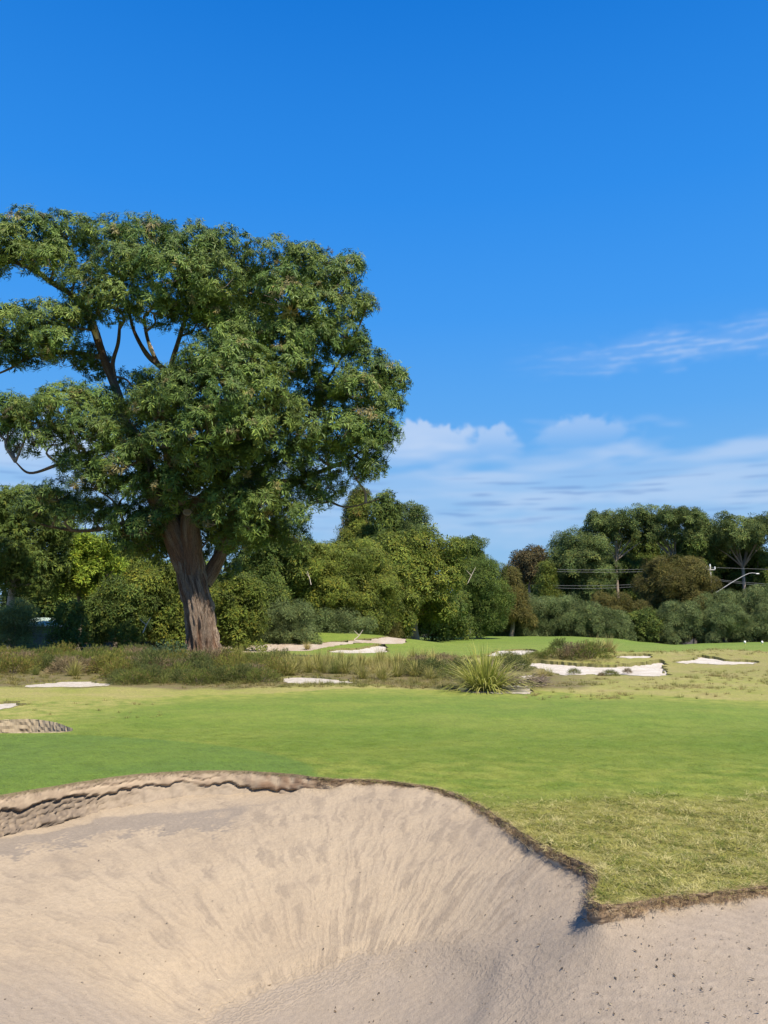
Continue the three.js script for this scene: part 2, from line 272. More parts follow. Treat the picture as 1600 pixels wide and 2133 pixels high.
// ------------------------------------------------------------------ materials
const M = {};
M.turf = new THREE.MeshStandardMaterial({ name: 'turf', vertexColors: true, map: turfMap, bumpMap: turfMap, bumpScale: 0.006, roughness: 1 });
M.turfEdge = new THREE.MeshStandardMaterial({ name: 'turf edge', color: lin(0.13, 0.09, 0.05), roughness: 1 });
M.gumLeaf = new THREE.MeshPhysicalMaterial({ name: 'gum leaf', vertexColors: true, roughness: 0.55, specularIntensity: 0.4, transmission: 0.2, thickness: 0, side: THREE.DoubleSide });
M.treeLeaf = new THREE.MeshPhysicalMaterial({ name: 'tree leaf', vertexColors: true, roughness: 0.9, specularIntensity: 0.25, transmission: 0.3, thickness: 0, side: THREE.DoubleSide });
M.blade = new THREE.MeshPhysicalMaterial({ name: 'grass blade', roughness: 0.95, specularIntensity: 0.2, transmission: 0.4, thickness: 0, side: THREE.DoubleSide });
M.blades = new THREE.MeshPhysicalMaterial({ name: 'tussock blade', vertexColors: true, roughness: 0.9, specularIntensity: 0.25, transmission: 0.4, thickness: 0, side: THREE.DoubleSide });
const gumBark = barkTex(31, 'rgb(160,146,133)', 'rgb(86,68,58)', 'rgb(208,198,186)');
M.bark = new THREE.MeshStandardMaterial({ name: 'fibrous bark', vertexColors: true, map: gumBark, bumpMap: gumBark, bumpScale: 0.08, roughness: 0.95 });
M.twig = new THREE.MeshStandardMaterial({ name: 'twig bark', vertexColors: true, roughness: 0.9 });

// ------------------------------------------------------------------ geometry collectors
class GB {
  constructor(color = false, uv = false) { this.p = []; this.n = []; this.c = color ? [] : null; this.uv = uv ? [] : null; this.i = []; }
  v(p, n, c, u, w) { this.p.push(p.x, p.y, p.z); this.n.push(n.x, n.y, n.z); if (this.c) this.c.push(c.r, c.g, c.b); if (this.uv) this.uv.push(u, w); return this.p.length / 3 - 1; }
  tube(path, radii, seg, col, uvScale = 1, shape) {                         // path: Vector3[]; shape(angle, k) multiplies the radius
    let prev = null; const start = this.p.length / 3, up = V(0, 0, 1); let len = 0; const X = V(0, 0, 0), Y = V(0, 0, 0), T = V(0, 0, 0), P = V(0, 0, 0), N = V(0, 0, 0);
    for (let k = 0; k < path.length; k++) {
      T.copy(path[Math.min(k + 1, path.length - 1)]).sub(path[Math.max(k - 1, 0)]).normalize();
      if (!prev) { X.crossVectors(T, Math.abs(T.z) < 0.9 ? up : V(1, 0, 0)).normalize(); } else { X.copy(prev).addScaledVector(T, -prev.dot(T)).normalize(); }
      prev = X.clone(); Y.crossVectors(T, X);
      if (k) len += path[k].distanceTo(path[k - 1]);
      for (let s = 0; s <= seg; s++) {
        const a = s / seg * 6.28319, q = shape ? shape(s === seg ? 0 : a, len, k) : 1, r = radii[k] * q;
        N.copy(X).multiplyScalar(Math.cos(a)).addScaledVector(Y, Math.sin(a)); P.copy(path[k]).addScaledVector(N, r);
        this.v(P, N, typeof col === 'function' ? col(a, len, k, q) : col, s / seg * Math.max(1, Math.round(radii[0] * 6.28 / 0.7)) * uvScale, len / 1.4);
      }
    }
    for (let k = 0; k < path.length - 1; k++) for (let s = 0; s < seg; s++) { const a = start + k * (seg + 1) + s, b = a + seg + 1; this.i.push(a, a + 1, b, b, a + 1, b + 1); }
    return this;
  }
  leaf(b, dir, side, len, wid, droop, col) {                                 // one leaf: two triangles, bent in the middle
    const m = b.clone().addScaledVector(dir, len * 0.5), t = b.clone().addScaledVector(dir, len); m.y -= droop * len * 0.15; t.y -= droop * len * 0.6;
    const nn = V(0, 0, 0).crossVectors(side, dir).normalize();
    const i0 = this.v(b, nn, col), i1 = this.v(m.clone().addScaledVector(side, wid / 2), nn, col), i2 = this.v(m.clone().addScaledVector(side, -wid / 2), nn, col), i3 = this.v(t, nn, col);
    this.i.push(i0, i1, i2, i1, i3, i2);
  }
  ribbon(b, dir, side, len, wid, droop, segs, colBase, colTip) {             // a strap leaf that arches over
    const p = b.clone(), d = dir.clone(), nn = V(0, 0, 0), start = this.p.length / 3, c = new THREE.Color();
    for (let k = 0; k <= segs; k++) {
      const t = k / segs, w = wid * (1 - t * t * 0.92) * 0.5; nn.crossVectors(side, d).normalize(); c.copy(colBase).lerp(colTip, t);
      this.v(p.clone().addScaledVector(side, w), nn, c); this.v(p.clone().addScaledVector(side, -w), nn, c);
      p.addScaledVector(d, len / segs); d.y -= droop / segs * (0.4 + t * 1.6); d.normalize();
    }
    for (let k = 0; k < segs; k++) { const a = start + k * 2; this.i.push(a, a + 2, a + 1, a + 2, a + 3, a + 1); }
  }
  geo(smooth = false) { const g = new THREE.BufferGeometry(); g.setAttribute('position', new THREE.Float32BufferAttribute(this.p, 3)); g.setAttribute('normal', new THREE.Float32BufferAttribute(this.n, 3)); if (this.c) g.setAttribute('color', new THREE.Float32BufferAttribute(this.c, 3)); if (this.uv) g.setAttribute('uv', new THREE.Float32BufferAttribute(this.uv, 2)); g.setIndex(this.i); if (smooth) g.computeVertexNormals(); return g; }
}
const dirOf = (az, el) => V(Math.cos(az) * Math.cos(el), Math.sin(el), Math.sin(az) * Math.cos(el));

// ------------------------------------------------------------------ the ground: one sheet to the horizon, holes cut for sand
{
  const rows = [], cols = [];
  for (const d of [-60, -35, -20, -10, -5, -2.5, -1, -0.4, 0.1]) rows.push(d);
  for (let d = 0.3; d < 4; d += 0.12) rows.push(d);
  for (let d = 4; d < 132; d *= 1.0088) rows.push(d);
  for (let d = 136; d < 4200; d *= 1.15) rows.push(d);
  for (const t of [-7, -4, -2.6, -1.8, -1.3, -1, -0.85, -0.75, -0.67, -0.61, -0.57]) cols.push(t);
  for (let i = 0; i <= 620; i++) cols.push(-0.54 + 1.08 * i / 620);
  for (const t of [0.57, 0.61, 0.67, 0.75, 0.85, 1, 1.3, 1.8, 2.6, 4, 7]) cols.push(t);
  const nr = rows.length, nc = cols.length, N = nr * nc;
  const P = [], Cc = [], UV = [], S = new Float32Array(N), I = [], wall = [], c = new THREE.Color();
  for (let r = 0; r < nr; r++) for (let q = 0; q < nc; q++) {
    const d = rows[r], x = (Math.abs(d) + 3) * cols[q], z = -d;
    const far = d > 132 || Math.abs(cols[q]) > 0.545;
    const s = far && !(d > 0.1 && d < 9) ? 1 : cut(x, z);
    const y = H(x, z); P.push(x, y, z); UV.push(x / 1.6, z / 1.6); S[r * nc + q] = s;
    cover(x, z, c); c.multiplyScalar(1.42); Cc.push(c.r, c.g, c.b);
  }
  const mix = (a, b) => { const t = S[a] / (S[a] - S[b]); const k = P.length / 3; for (let j = 0; j < 3; j++) { P.push(lerp(P[a * 3 + j], P[b * 3 + j], t)); Cc.push(lerp(Cc[a * 3 + j], Cc[b * 3 + j], t)); } UV.push(lerp(UV[a * 2], UV[b * 2], t), lerp(UV[a * 2 + 1], UV[b * 2 + 1], t)); return k; };
  const tri = (a, b, d) => {
    const v = [a, b, d], k = v.filter((i) => S[i] > 0).length;
    if (k === 3) { I.push(a, b, d); return; }
    if (k === 0) return;
    const o = []; let edge = [];
    for (let i = 0; i < 3; i++) { const p = v[i], n = v[(i + 1) % 3]; if (S[p] > 0) o.push(p); if ((S[p] > 0) !== (S[n] > 0)) { const m = mix(p, n); o.push(m); edge.push(m); } }
    for (let i = 1; i + 1 < o.length; i++) I.push(o[0], o[i], o[i + 1]);
    if (edge.length === 2) wall.push(edge);
  };
  for (let r = 0; r < nr - 1; r++) for (let q = 0; q < nc - 1; q++) { const a = r * nc + q, b = a + 1, e = a + nc, f = e + 1; tri(a, b, e); tri(b, f, e); }
  const g = new THREE.BufferGeometry();
  g.setAttribute('position', new THREE.Float32BufferAttribute(P, 3)); g.setAttribute('uv', new THREE.Float32BufferAttribute(UV, 2)); g.setAttribute('color', new THREE.Float32BufferAttribute(Cc, 3)); g.setIndex(I);
  g.computeVertexNormals();
  structure('ground', g, M.turf);

  // cut turf edges round the distant sand and the small pit
  const wb = new GB(true), e1 = V(0, 0, 0), e2 = V(0, 0, 0), nn = V(0, 0, 0), wc = new THREE.Color();
  for (const [a, b] of wall) {
    e1.set(P[a * 3], P[a * 3 + 1], P[a * 3 + 2]); e2.set(P[b * 3], P[b * 3 + 1], P[b * 3 + 2]);
    if (pit(e1.x, e1.z, 0.3) < 0.2) continue;
    const isSmall = smallPit(e1.x, e1.z, 0.5) < 0.3, [, k] = isSmall ? [0, 0] : farAt(e1.x, e1.z), bk = isSmall ? 1 : ss(farPit[Math.max(0, k)].box[3], farPit[Math.max(0, k)].box[2], e1.z), dr = isSmall ? 0.34 : farDrop[Math.max(0, k)] * bk + 0.09;
    nn.set(-(e2.z - e1.z), 0, e2.x - e1.x).normalize();
    const steps = isSmall ? 7 : 2;
    for (let s = 0; s < steps; s++) {
      const id = []; for (const [p, t] of [[e1, s], [e2, s], [e1, s + 1], [e2, s + 1]]) {
        const f = t / steps, q = 0.5 + 0.5 * n3(p.x * 9, f * 5, p.z * 9), qq = 0.5 + 0.5 * n3(p.x * 30, f * 14, p.z * 30);
        wc.setRGB(0.27, 0.2, 0.11).lerp(lin(0.12, 0.085, 0.05), q * 0.8).lerp(isSmall ? lin(0.33, 0.27, 0.18) : lin(0.2, 0.2, 0.06), clamp(0.5 + qq * 0.6, 0, 1));
        const off = isSmall ? 0.1 * f + 0.05 * (q - 0.5) : 0.04 * q; const s0 = smallPit(p.x, p.z) ; const gx = isSmall ? p.x : p.x, gz = isSmall ? p.z + off : p.z;
        id.push(wb.v(V(gx, p.y + 0.012 - dr * f, gz), nn, wc));
      }
      wb.i.push(id[0], id[1], id[2], id[2], id[1], id[3]);
    }
  }
  M.edge = new THREE.MeshStandardMaterial({ name: 'cut turf edge', vertexColors: true, roughness: 1, flatShading: true, side: THREE.DoubleSide });
  structure('turf_edge', wb.geo(), M.edge);
}

// ------------------------------------------------------------------ sand
const grain = canvasTexture(512, 512, (g, w, h) => { const r = rngOf(41); g.fillStyle = 'rgb(214,214,214)'; g.fillRect(0, 0, w, h); for (let i = 0; i < 60000; i++) { const v = 170 + Math.floor(r() * 85); g.fillStyle = `rgb(${v},${v},${v})`; g.fillRect(r() * w, r() * h, 1 + r() * 2, 1 + r() * 2); } });
M.whiteSand = new THREE.MeshStandardMaterial({ name: 'pale sand', vertexColors: true, map: grain, bumpMap: grain, bumpScale: 0.01, roughness: 1 });
{ // distant bunkers and bare patches, each a sheet of its own below the turf
  const names = ['bunker_sand', 'bunker_sand', 'bunker_sand', 'bunker_sand', 'bunker_sand', 'bunker_sand', 'bare_sand', 'bare_sand', 'bare_sand', 'bare_sand'];
  farPit.forEach((f, k) => {
    const [x0, x1, z0, z1] = f.box, nx = 110, nz = 46, g = new GB(true, true), id = [], c = new THREE.Color();
    for (let j = 0; j <= nz; j++) for (let i = 0; i <= nx; i++) {
      const x = lerp(x0 - 0.3, x1 + 0.3, i / nx), z = lerp(z0 - 0.3, z1 + 0.3, j / nz), s = f(x, z);
      if (s > 0.28) { id.push(-1); continue; }
      const back = ss(z1, z0, z), y = H(x, z) - 0.02 - farDrop[k] * back + (k < 6 ? 0.03 : 0.012) * fbm(x * 1.1, z * 1.1 + k, 4) * ss(0, 0.5, -s) - (s > 0 ? 0.05 : 0);
      const q = fbm(x * 0.8, z * 2.2, 4), q2 = n2(x * 5, z * 7);
      c.setRGB(0.47, 0.41, 0.33).lerp(k === 0 ? lin(0.39, 0.31, 0.23) : lin(0.58, 0.535, 0.47), clamp(0.6 + q, 0, 1)).lerp(lin(0.3, 0.25, 0.18), k > 5 ? clamp(0.15 + q2 * 0.5 + q * 0.6, 0, 0.75) : clamp(q2 * 0.4 - 0.1, 0, 0.4));
      id.push(g.v(V(x, y, z), V(0, 1, 0), c.multiplyScalar(1.35), x, z));
    }
    for (let j = 0; j < nz; j++) for (let i = 0; i < nx; i++) { const a = id[j * (nx + 1) + i], b = id[j * (nx + 1) + i + 1], e = id[(j + 1) * (nx + 1) + i], h = id[(j + 1) * (nx + 1) + i + 1]; if (Math.min(a, b, e, h) < 0) continue; g.i.push(a, e, b, b, e, h); }
    structure(numbered(names[k]), g.geo(true), M.whiteSand);
  });
  const [x0, x1, z0, z1] = smallPit.box, g = new GB(true, true), id = [], nx = 60, nz = 30;
  for (let j = 0; j <= nz; j++) for (let i = 0; i <= nx; i++) { const x = lerp(x0, x1, i / nx), z = lerp(z0, z1, j / nz), s = smallPit(x, z); id.push(g.v(V(x, H(x, z) - 0.28 - 0.25 * ss(0, 0.5, -s), z), V(0, 1, 0), lin(0.36, 0.29, 0.22), x, z)); }
  for (let j = 0; j < nz; j++) for (let i = 0; i < nx; i++) { const a = j * (nx + 1) + i; g.i.push(a, a + nx + 1, a + 1, a + 1, a + nx + 1, a + nx + 2); }
  structure(numbered('bunker_sand'), g.geo(true), M.whiteSand);
}
{ // the big bunker
  const X0 = -7, X1 = 5.4, Z0 = -8.9, Z1 = -0.2, U0 = -5.3, U1 = 3.9, W0 = -8.95, W1 = -3.1, TW = 2048, TH = 1304, data = new Uint8Array(TW * TH * 4), bmp = new Uint8Array(TW * TH * 4);
  const tan = lin(0.345, 0.272, 0.187), warm = lin(0.303, 0.237, 0.163), grey = lin(0.268, 0.218, 0.166), damp = lin(0.205, 0.162, 0.117), silt = lin(0.222, 0.182, 0.14), c = new THREE.Color(), r = rngOf(43);
  const cx = -0.3, cz = -5.0;                                               // rake strokes run down the bowl to here
  const leftFace = table([[-4.6, -6.35], [-3.7, -7.3], [-2.4, -8.0], [-1, -8.2]]);
  for (let j = 0; j < TH; j++) for (let i = 0; i < TW; i++) {
    const x = lerp(U0, U1, (i + 0.5) / TW), z = lerp(W0, W1, (j + 0.5) / TH);
    const dx = x - cx, dz = z - cz, rr = Math.hypot(dx * 0.85, dz), an = Math.atan2(dz, dx);
    const k1 = fbm(x * 0.7, z * 0.7, 3), k2 = fbm(x * 2.6 + 9, z * 2.6, 4), k3 = n2(x * 17, z * 17);
    const stroke = n2(an * 11 + k2 * 0.5, rr * 0.85), stroke2 = n2(an * 31 + k2, rr * 1.6 + 7), fine = n2(an * 90, rr * 5);
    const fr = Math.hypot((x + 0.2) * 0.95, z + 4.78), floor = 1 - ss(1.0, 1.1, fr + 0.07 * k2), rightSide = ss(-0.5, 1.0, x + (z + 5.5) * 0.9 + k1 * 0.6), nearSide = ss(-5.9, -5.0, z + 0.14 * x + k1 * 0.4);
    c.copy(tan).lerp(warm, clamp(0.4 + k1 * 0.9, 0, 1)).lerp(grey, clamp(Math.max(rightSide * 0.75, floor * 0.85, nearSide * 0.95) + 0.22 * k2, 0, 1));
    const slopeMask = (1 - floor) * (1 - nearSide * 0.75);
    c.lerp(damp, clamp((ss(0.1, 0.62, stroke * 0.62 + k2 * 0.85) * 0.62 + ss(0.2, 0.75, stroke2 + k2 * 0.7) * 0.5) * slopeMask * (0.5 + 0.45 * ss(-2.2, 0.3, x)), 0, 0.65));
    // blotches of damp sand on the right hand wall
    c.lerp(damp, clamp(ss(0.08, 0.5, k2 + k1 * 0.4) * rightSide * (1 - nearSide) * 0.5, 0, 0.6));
    // grey silt washed out under the broken face
    const below = z - leftFace(x); const si = ss(0.0, 0.1, below + 0.1 * k2) * (1 - ss(0.36, 0.62, below + 0.5 * k2 + 0.14 * k3 - 0.1 * ss(-2, -4, x))) * (1 - ss(-1.9, -1.0, x + k2 * 0.5));
    c.lerp(silt, clamp(si * 1.15, 0, 0.95));
    const rake = Math.sin((fr + 0.05 * k2 + 0.02 * k3) * 150) * ss(0.72, 0.86, fr) * (1 - ss(1.06, 1.16, fr + 0.05 * k2)) * (0.45 + 0.55 * ss(0.3, -0.5, x));
    const rakeN = Math.sin((-0.55 * x + z + 0.12 * k1) * 60 + k2 * 3) * (1 - floor) * nearSide * ss(0.0, 0.35, k1 + k2 * 0.5 + 0.15);
    let v = 1 + 0.07 * k2 + 0.05 * k3 + 0.03 * fine * slopeMask + (r() - 0.5) * 0.19 + 0.035 * rakeN + 0.07 * rake - 0.09 * ss(0.8, 0.95, fr) * (1 - ss(1.02, 1.14, fr + 0.06 * k2)) * (0.5 + 0.5 * k3);
    if (r() < 0.0022 * (0.6 + floor + nearSide)) v *= 0.62;
    c.multiplyScalar(v).convertLinearToSRGB();
    const o = (j * TW + i) * 4; data[o] = clamp(c.r, 0, 1) * 255; data[o + 1] = clamp(c.g, 0, 1) * 255; data[o + 2] = clamp(c.b, 0, 1) * 255; data[o + 3] = 255;
    const b = 128 + 26 * k2 + 15 * k3 + 12 * stroke2 * slopeMask + 5 * fine * slopeMask + 26 * rake + 12 * rakeN + (r() - 0.5) * 34;
    bmp[o] = bmp[o + 1] = bmp[o + 2] = clamp(b, 0, 255); bmp[o + 3] = 255;
  }
  const mk = (d, s) => { const t = new THREE.DataTexture(d, TW, TH); if (s) t.colorSpace = THREE.SRGBColorSpace; t.wrapS = t.wrapT = THREE.MirroredRepeatWrapping; t.magFilter = t.minFilter = THREE.LinearFilter; t.needsUpdate = true; return t; };
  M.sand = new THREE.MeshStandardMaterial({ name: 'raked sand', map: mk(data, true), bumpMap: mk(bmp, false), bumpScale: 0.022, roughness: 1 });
  const g = new GB(false, true), xs = [], zs = [], id = [];
  for (let x = X0 + 0.02; x < X1; x += (x < -4.8 || x > 3.2) ? 0.09 : 0.03) xs.push(x);
  for (let z = Z0 + 0.02; z < Z1; z += z < -3.6 ? 0.03 : 0.1) zs.push(z);
  for (const z of zs) for (const x of xs) {
    const s = -pit(x, z, 9);
    if (s < -0.16) { id.push(-1); continue; }
    id.push(g.v(V(x, sandGrid(x, z) - (s < 0 ? 0.03 : 0), z), V(0, 1, 0), null, (x - U0) / (U1 - U0), (z - W0) / (W1 - W0)));
  }
  const w = xs.length;
  for (let j = 0; j < zs.length - 1; j++) for (let i = 0; i < w - 1; i++) { const a = id[j * w + i], b = id[j * w + i + 1], e = id[j * w + w + i], f = id[j * w + w + i + 1]; if (Math.min(a, b, e, f) < 0) continue; g.i.push(a, e, b, b, e, f); }
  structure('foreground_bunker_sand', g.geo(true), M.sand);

  // the bare face under the turf: cracked clay on one side, matted roots on the other
  const lb = new GB(true), R = 36, col = new THREE.Color(); let arc = 0;
  const pxOf = (p) => 800 + p.x / -p.z * FOCAL;
  for (let i = 0; i <= rim.length; i++) {
    const p = rim[i % rim.length], a = rim[(i + RIM_N - 2) % RIM_N], b = rim[(i + 2) % RIM_N];
    if (i) arc += Math.hypot(p.x - rim[i - 1].x, p.z - rim[i - 1].z);
    let nx = -(b.z - a.z), nz = b.x - a.x; const l = Math.hypot(nx, nz); nx /= l; nz /= l; if (pit(p.x + nx * 0.06, p.z + nz * 0.06) > 0) { nx = -nx; nz = -nz; }
    const top = H(p.x, p.z), clay = p.z < -5.5 ? 1 - ss(-0.95, -0.62, p.x) : 0;
    const depth = p.y + 0.2, crackY = 0.135 + 0.03 * n2(arc * 1.6, 5) + 0.022 * n2(arc * 7, 6) + 0.008 * n2(arc * 31, 7) + (p.x > -2 ? 0.035 * (p.x + 2) : 0);
    const strata = clay * (1 - ss(-3.15, -2.5, p.x + 0.2 * n2(arc * 2, 4)));                          // fibrous layers show on the far side only
    for (let k = 0; k <= R; k++) {
      const v = k / R, y = v * depth, q = n3(p.x * 6, y * 9, p.z * 6), q2 = n3(p.x * 24, y * 30, p.z * 24), q3 = n3(p.x * 70, y * 80, p.z * 70);
      // clay
      const notch = Math.exp(-(((y - crackY - 0.008) / 0.009) ** 2)) * ss(-0.75, -0.1, n2(arc * 0.8, 12) + 0.25);
      let o1 = -0.012 * Math.exp(-y / 0.012) + 0.012 + 0.026 * ss(0.0, 0.14, y) - 0.05 * notch - 0.02 * Math.exp(-(((y - 0.07 - 0.03 * n2(arc * 1.3, 31) - 0.01 * n2(arc * 9, 32)) / 0.006) ** 2)) * ss(0.05, 0.3, n2(arc * 1.1, 33)) + 0.006 * q + 0.0025 * q2;
      if (y > crackY) o1 += -0.012 + 0.1 * ss(crackY + 0.02, crackY + 0.2, y) + 0.016 * Math.floor((q + 1) * 2.2) / 4 * (1 - strata) - strata * 0.026 * (0.6 + n2((y - crackY) * 26 + 0.5 * n2(arc * 0.9, 3), arc * 0.35 + 8)) + (0.003 + 0.009 * strata) * q2 + strata * 0.01 * q3;
      // roots
      const under = Math.max(0, y - p.y - 0.01), o2 = 0.008 - 0.01 * Math.exp(-(((y - 0.035) / 0.014) ** 2)) + 0.03 * ss(0.01, 0.1, y) + (0.012 * q + 0.01 * q2 + 0.006 * q3) / (1 + under * 60) - under * 0.25;
      const off = lerp(o2, o1, clay);
      // colours of the matter itself
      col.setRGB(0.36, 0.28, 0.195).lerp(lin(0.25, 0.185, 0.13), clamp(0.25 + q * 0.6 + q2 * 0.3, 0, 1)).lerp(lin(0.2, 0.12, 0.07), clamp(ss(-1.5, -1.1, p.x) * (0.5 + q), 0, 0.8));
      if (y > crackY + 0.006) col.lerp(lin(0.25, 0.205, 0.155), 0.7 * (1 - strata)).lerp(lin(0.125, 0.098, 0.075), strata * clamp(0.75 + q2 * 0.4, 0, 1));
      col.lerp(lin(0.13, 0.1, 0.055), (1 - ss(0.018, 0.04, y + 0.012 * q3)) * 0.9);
      const root = lin(0.24, 0.165, 0.1).lerp(lin(0.11, 0.075, 0.05), clamp(0.4 + q2 * 0.8, 0, 1)).lerp(lin(0.34, 0.26, 0.17), clamp(q3 * 1.2 - 0.25, 0, 0.7)).lerp(lin(0.4, 0.32, 0.23), ss(0.85, 1.3, y / (p.y + 0.03) + 0.4 * q));
      col.lerp(root, 1 - clay).multiplyScalar(1 + 0.12 * q3);
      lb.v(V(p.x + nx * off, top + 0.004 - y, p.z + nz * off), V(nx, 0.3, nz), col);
    }
    if (i) for (let k = 0; k < R; k++) { const s0 = (i - 1) * (R + 1) + k, s1 = i * (R + 1) + k; lb.i.push(s0, s0 + 1, s1, s1, s0 + 1, s1 + 1); }
  }
  M.face = new THREE.MeshStandardMaterial({ name: 'bare bunker face', vertexColors: true, roughness: 1 });
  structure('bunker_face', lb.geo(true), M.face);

  // thatch: loose dead stolons and roots along the cut edge
  const tb = new GB(false), tr = rngOf(51);
  for (let k = 0; k < 7; k++) { const a = tr() * 6.28, d = dirOf(a, rand(-0.7, 0.5, tr)); tb.ribbon(V(rand(-0.02, 0.02, tr), rand(-0.012, 0.012, tr), rand(-0.02, 0.02, tr)), d, V(-d.z, 0.3, d.x).normalize(), rand(0.025, 0.06, tr), 0.0028, rand(-0.2, 1.2, tr), 2, lin(1, 1, 1), lin(1, 1, 1)); }
  const fib = [], q = new THREE.Quaternion(), e = new THREE.Euler();
  for (let i = 0; i < rim.length; i++) {
    const p = rim[i], px = pxOf(p); if (p.z > -3.9 || px < -60 || px > 1720) continue;
    const a = rim[(i + RIM_N - 2) % RIM_N], b = rim[(i + 2) % RIM_N]; let nx = -(b.z - a.z), nz = b.x - a.x; const l = Math.hypot(nx, nz); nx /= l; nz /= l; if (pit(p.x + nx * 0.06, p.z + nz * 0.06) > 0) { nx = -nx; nz = -nz; }
    const clay = p.x < -0.7 && p.z < -5.5, n = clay ? 1 : 6;
    for (let k = 0; k < n; k++) {
      const y = clay ? rand(-0.005, 0.02, tr) : rand(-0.012, Math.max(0.05, p.y * 0.85), tr) * (tr() < 0.7 ? 0.8 : 1.1), off = clay ? rand(-0.02, 0.015, tr) : 0.004 + y * 0.5 + rand(-0.02, 0.03, tr);
      e.set(rand(-0.6, 0.6, tr), tr() * 6.28, rand(-0.6, 0.6, tr)); q.setFromEuler(e); const s = rand(0.5, 1.15, tr) * (clay ? 0.5 : 0.85);
      const c = tr() < 0.5 ? lin(0.3, 0.205, 0.115) : tr() < 0.35 ? lin(0.14, 0.1, 0.06) : lin(0.5, 0.39, 0.22);
      fib.push({ m: new THREE.Matrix4().compose(V(p.x + nx * off + rand(-0.01, 0.01, tr), H(p.x, p.z) - y, p.z + nz * off), q, V(s, s, s)), c: c.multiplyScalar(rand(0.75, 1.2, tr)) });
    }
  }
  const th = copies('edge_thatch', tb.geo(), M.blade, fib, scene, true); tag(th, 'brown dead grass roots fringing the cut edge of the bunker', 'thatch');

  // crumbs of bark, dead grass and soil lying on the sand
  const db = new GB(false), dr = rngOf(53); for (let k = 0; k < 3; k++) { const d = dirOf(dr() * 6.28, 0.1); db.leaf(V(0, 0.003 * k, 0), d, V(-d.z, 0.4, d.x).normalize(), rand(0.7, 1.2, dr), rand(0.2, 0.45, dr), 0); }
  const bits = [];
  for (let k = 0; k < 2600; k++) {
    let x = rand(-4.2, 3.4, dr), z = rand(-8, -3.6, dr); if (dr() < 0.35) { x = rand(1.0, 3, dr); z = rand(-4.9, -3.7, dr); } const s = -pit(x, z, 9); if (s < 0.03) continue;
    if (z < -6.2 && dr() < 0.75) continue;
    const size = 0.005 + 0.017 * Math.pow(dr(), 4); e.set(rand(-0.3, 0.3, dr), dr() * 6.28, rand(-0.3, 0.3, dr)); q.setFromEuler(e);
    bits.push({ m: new THREE.Matrix4().compose(V(x, sandGrid(x, z) + 0.006, z), q, V(size * rand(0.6, 1.8, dr), size, size)), c: (dr() < 0.72 ? lin(0.1, 0.075, 0.05) : dr() < 0.6 ? lin(0.28, 0.2, 0.12) : lin(0.6, 0.52, 0.36)).multiplyScalar(rand(0.7, 1.2, dr)) });
  }
  tag(copies('sand_litter', db.geo(), M.blade, bits, scene, true), 'dark crumbs of bark and dead grass scattered over the bunker sand', 'litter');
}

// ------------------------------------------------------------------ grass blades near the camera
{
  const r = rngOf(61), q = new THREE.Quaternion(), e = new THREE.Euler(), c = new THREE.Color();
  const clump = (n, h0, h1, spread, w, droop) => { const g = new GB(false); for (let k = 0; k < n; k++) { const d = dirOf(r() * 6.28, rand(0.05, 0.6, r)); g.ribbon(V(rand(-spread, spread, r), -0.002, rand(-spread, spread, r)), d, V(-d.z, 0, d.x).normalize(), rand(h0, h1, r), w, rand(0.3, 1.4, r), 3, lin(1, 1, 1), lin(1, 1, 1)); } return g.geo(); };
  const longG = clump(18, 0.03, 0.08, 0.05, 0.0048, 1), shortG = clump(34, 0.012, 0.026, 0.085, 0.0026, 1);
  const rough = [], mown = [];
  for (let k = 0; k < 30000; k++) {
    const d = Math.sqrt(rand(4.2 ** 2, 8.6 ** 2, r)), x = rand(0.2, 0.52 * d + 0.5, r), z = -d; if (pit(x, z) < 0.012) continue;
    const tall = 1 - ss(-0.5, 0.5, d - roughEdge(x) + 0.3 * n2(x, z)); const pch = 0.5 + 0.5 * fbm(x * 1.3, z * 1.3, 3);
    if (r() > tall * (0.25 + 1.3 * pch * pch)) continue;
    cover(x, z, c); const t = r(); if (t < 0.3) c.lerp(lin(0.46, 0.41, 0.2), 0.7); else if (t < 0.55) c.lerp(lin(0.08, 0.12, 0.018), 0.75);
    e.set(rand(-0.3, 0.3, r), r() * 6.28, rand(-0.3, 0.3, r)); q.setFromEuler(e); const s = rand(0.45, 1.1, r) * lerp(0.45, 1.25, pch);
    rough.push({ m: new THREE.Matrix4().compose(V(x, H(x, z), z), q, V(s, s * rand(0.6, 1, r), s)), c: c.clone().multiplyScalar(rand(1.0, 1.5, r)) });
  }
  for (let k = 0; k < 42000; k++) {
    const d = Math.sqrt(rand(4.4 ** 2, 14 ** 2, r)), x = rand(-0.53, 0.53, r) * d, z = -d; if (r() < ss(9.5, 14, d) || pit(x, z) < 0.02 || smallPit(x, z) < 0.1) continue;
    const g = puttingGreen(x, z); if (g < 0.02 && r() < 0.6) continue;
    if (d < roughEdge(x) - 0.6 && x > 0.4 && r() < 0.6) continue;
    cover(x, z, c); const t = r(); if (t < 0.16) c.lerp(C.pale, 0.55); else if (t < 0.3) c.lerp(C.green, 0.4);
    e.set(rand(-0.15, 0.15, r), r() * 6.28, rand(-0.15, 0.15, r)); q.setFromEuler(e); const s = rand(0.8, 1.3, r);
    mown.push({ m: new THREE.Matrix4().compose(V(x, H(x, z), z), q, V(s, (g < 0.02 ? 0.35 : 0.8) * rand(0.6, 1.1, r), s)), c: c.clone().multiplyScalar(rand(1.05, 1.4, r)) });
  }
  tag(copies('rough_grass', longG, M.blade, rough, scene, true), 'longer tangled couch grass beyond the right edge of the bunker', 'grass');
  tag(copies('mown_grass', shortG, M.blade, mown, scene, true), 'short mown fairway grass around the bunker', 'grass');
}
console.log('ground done');

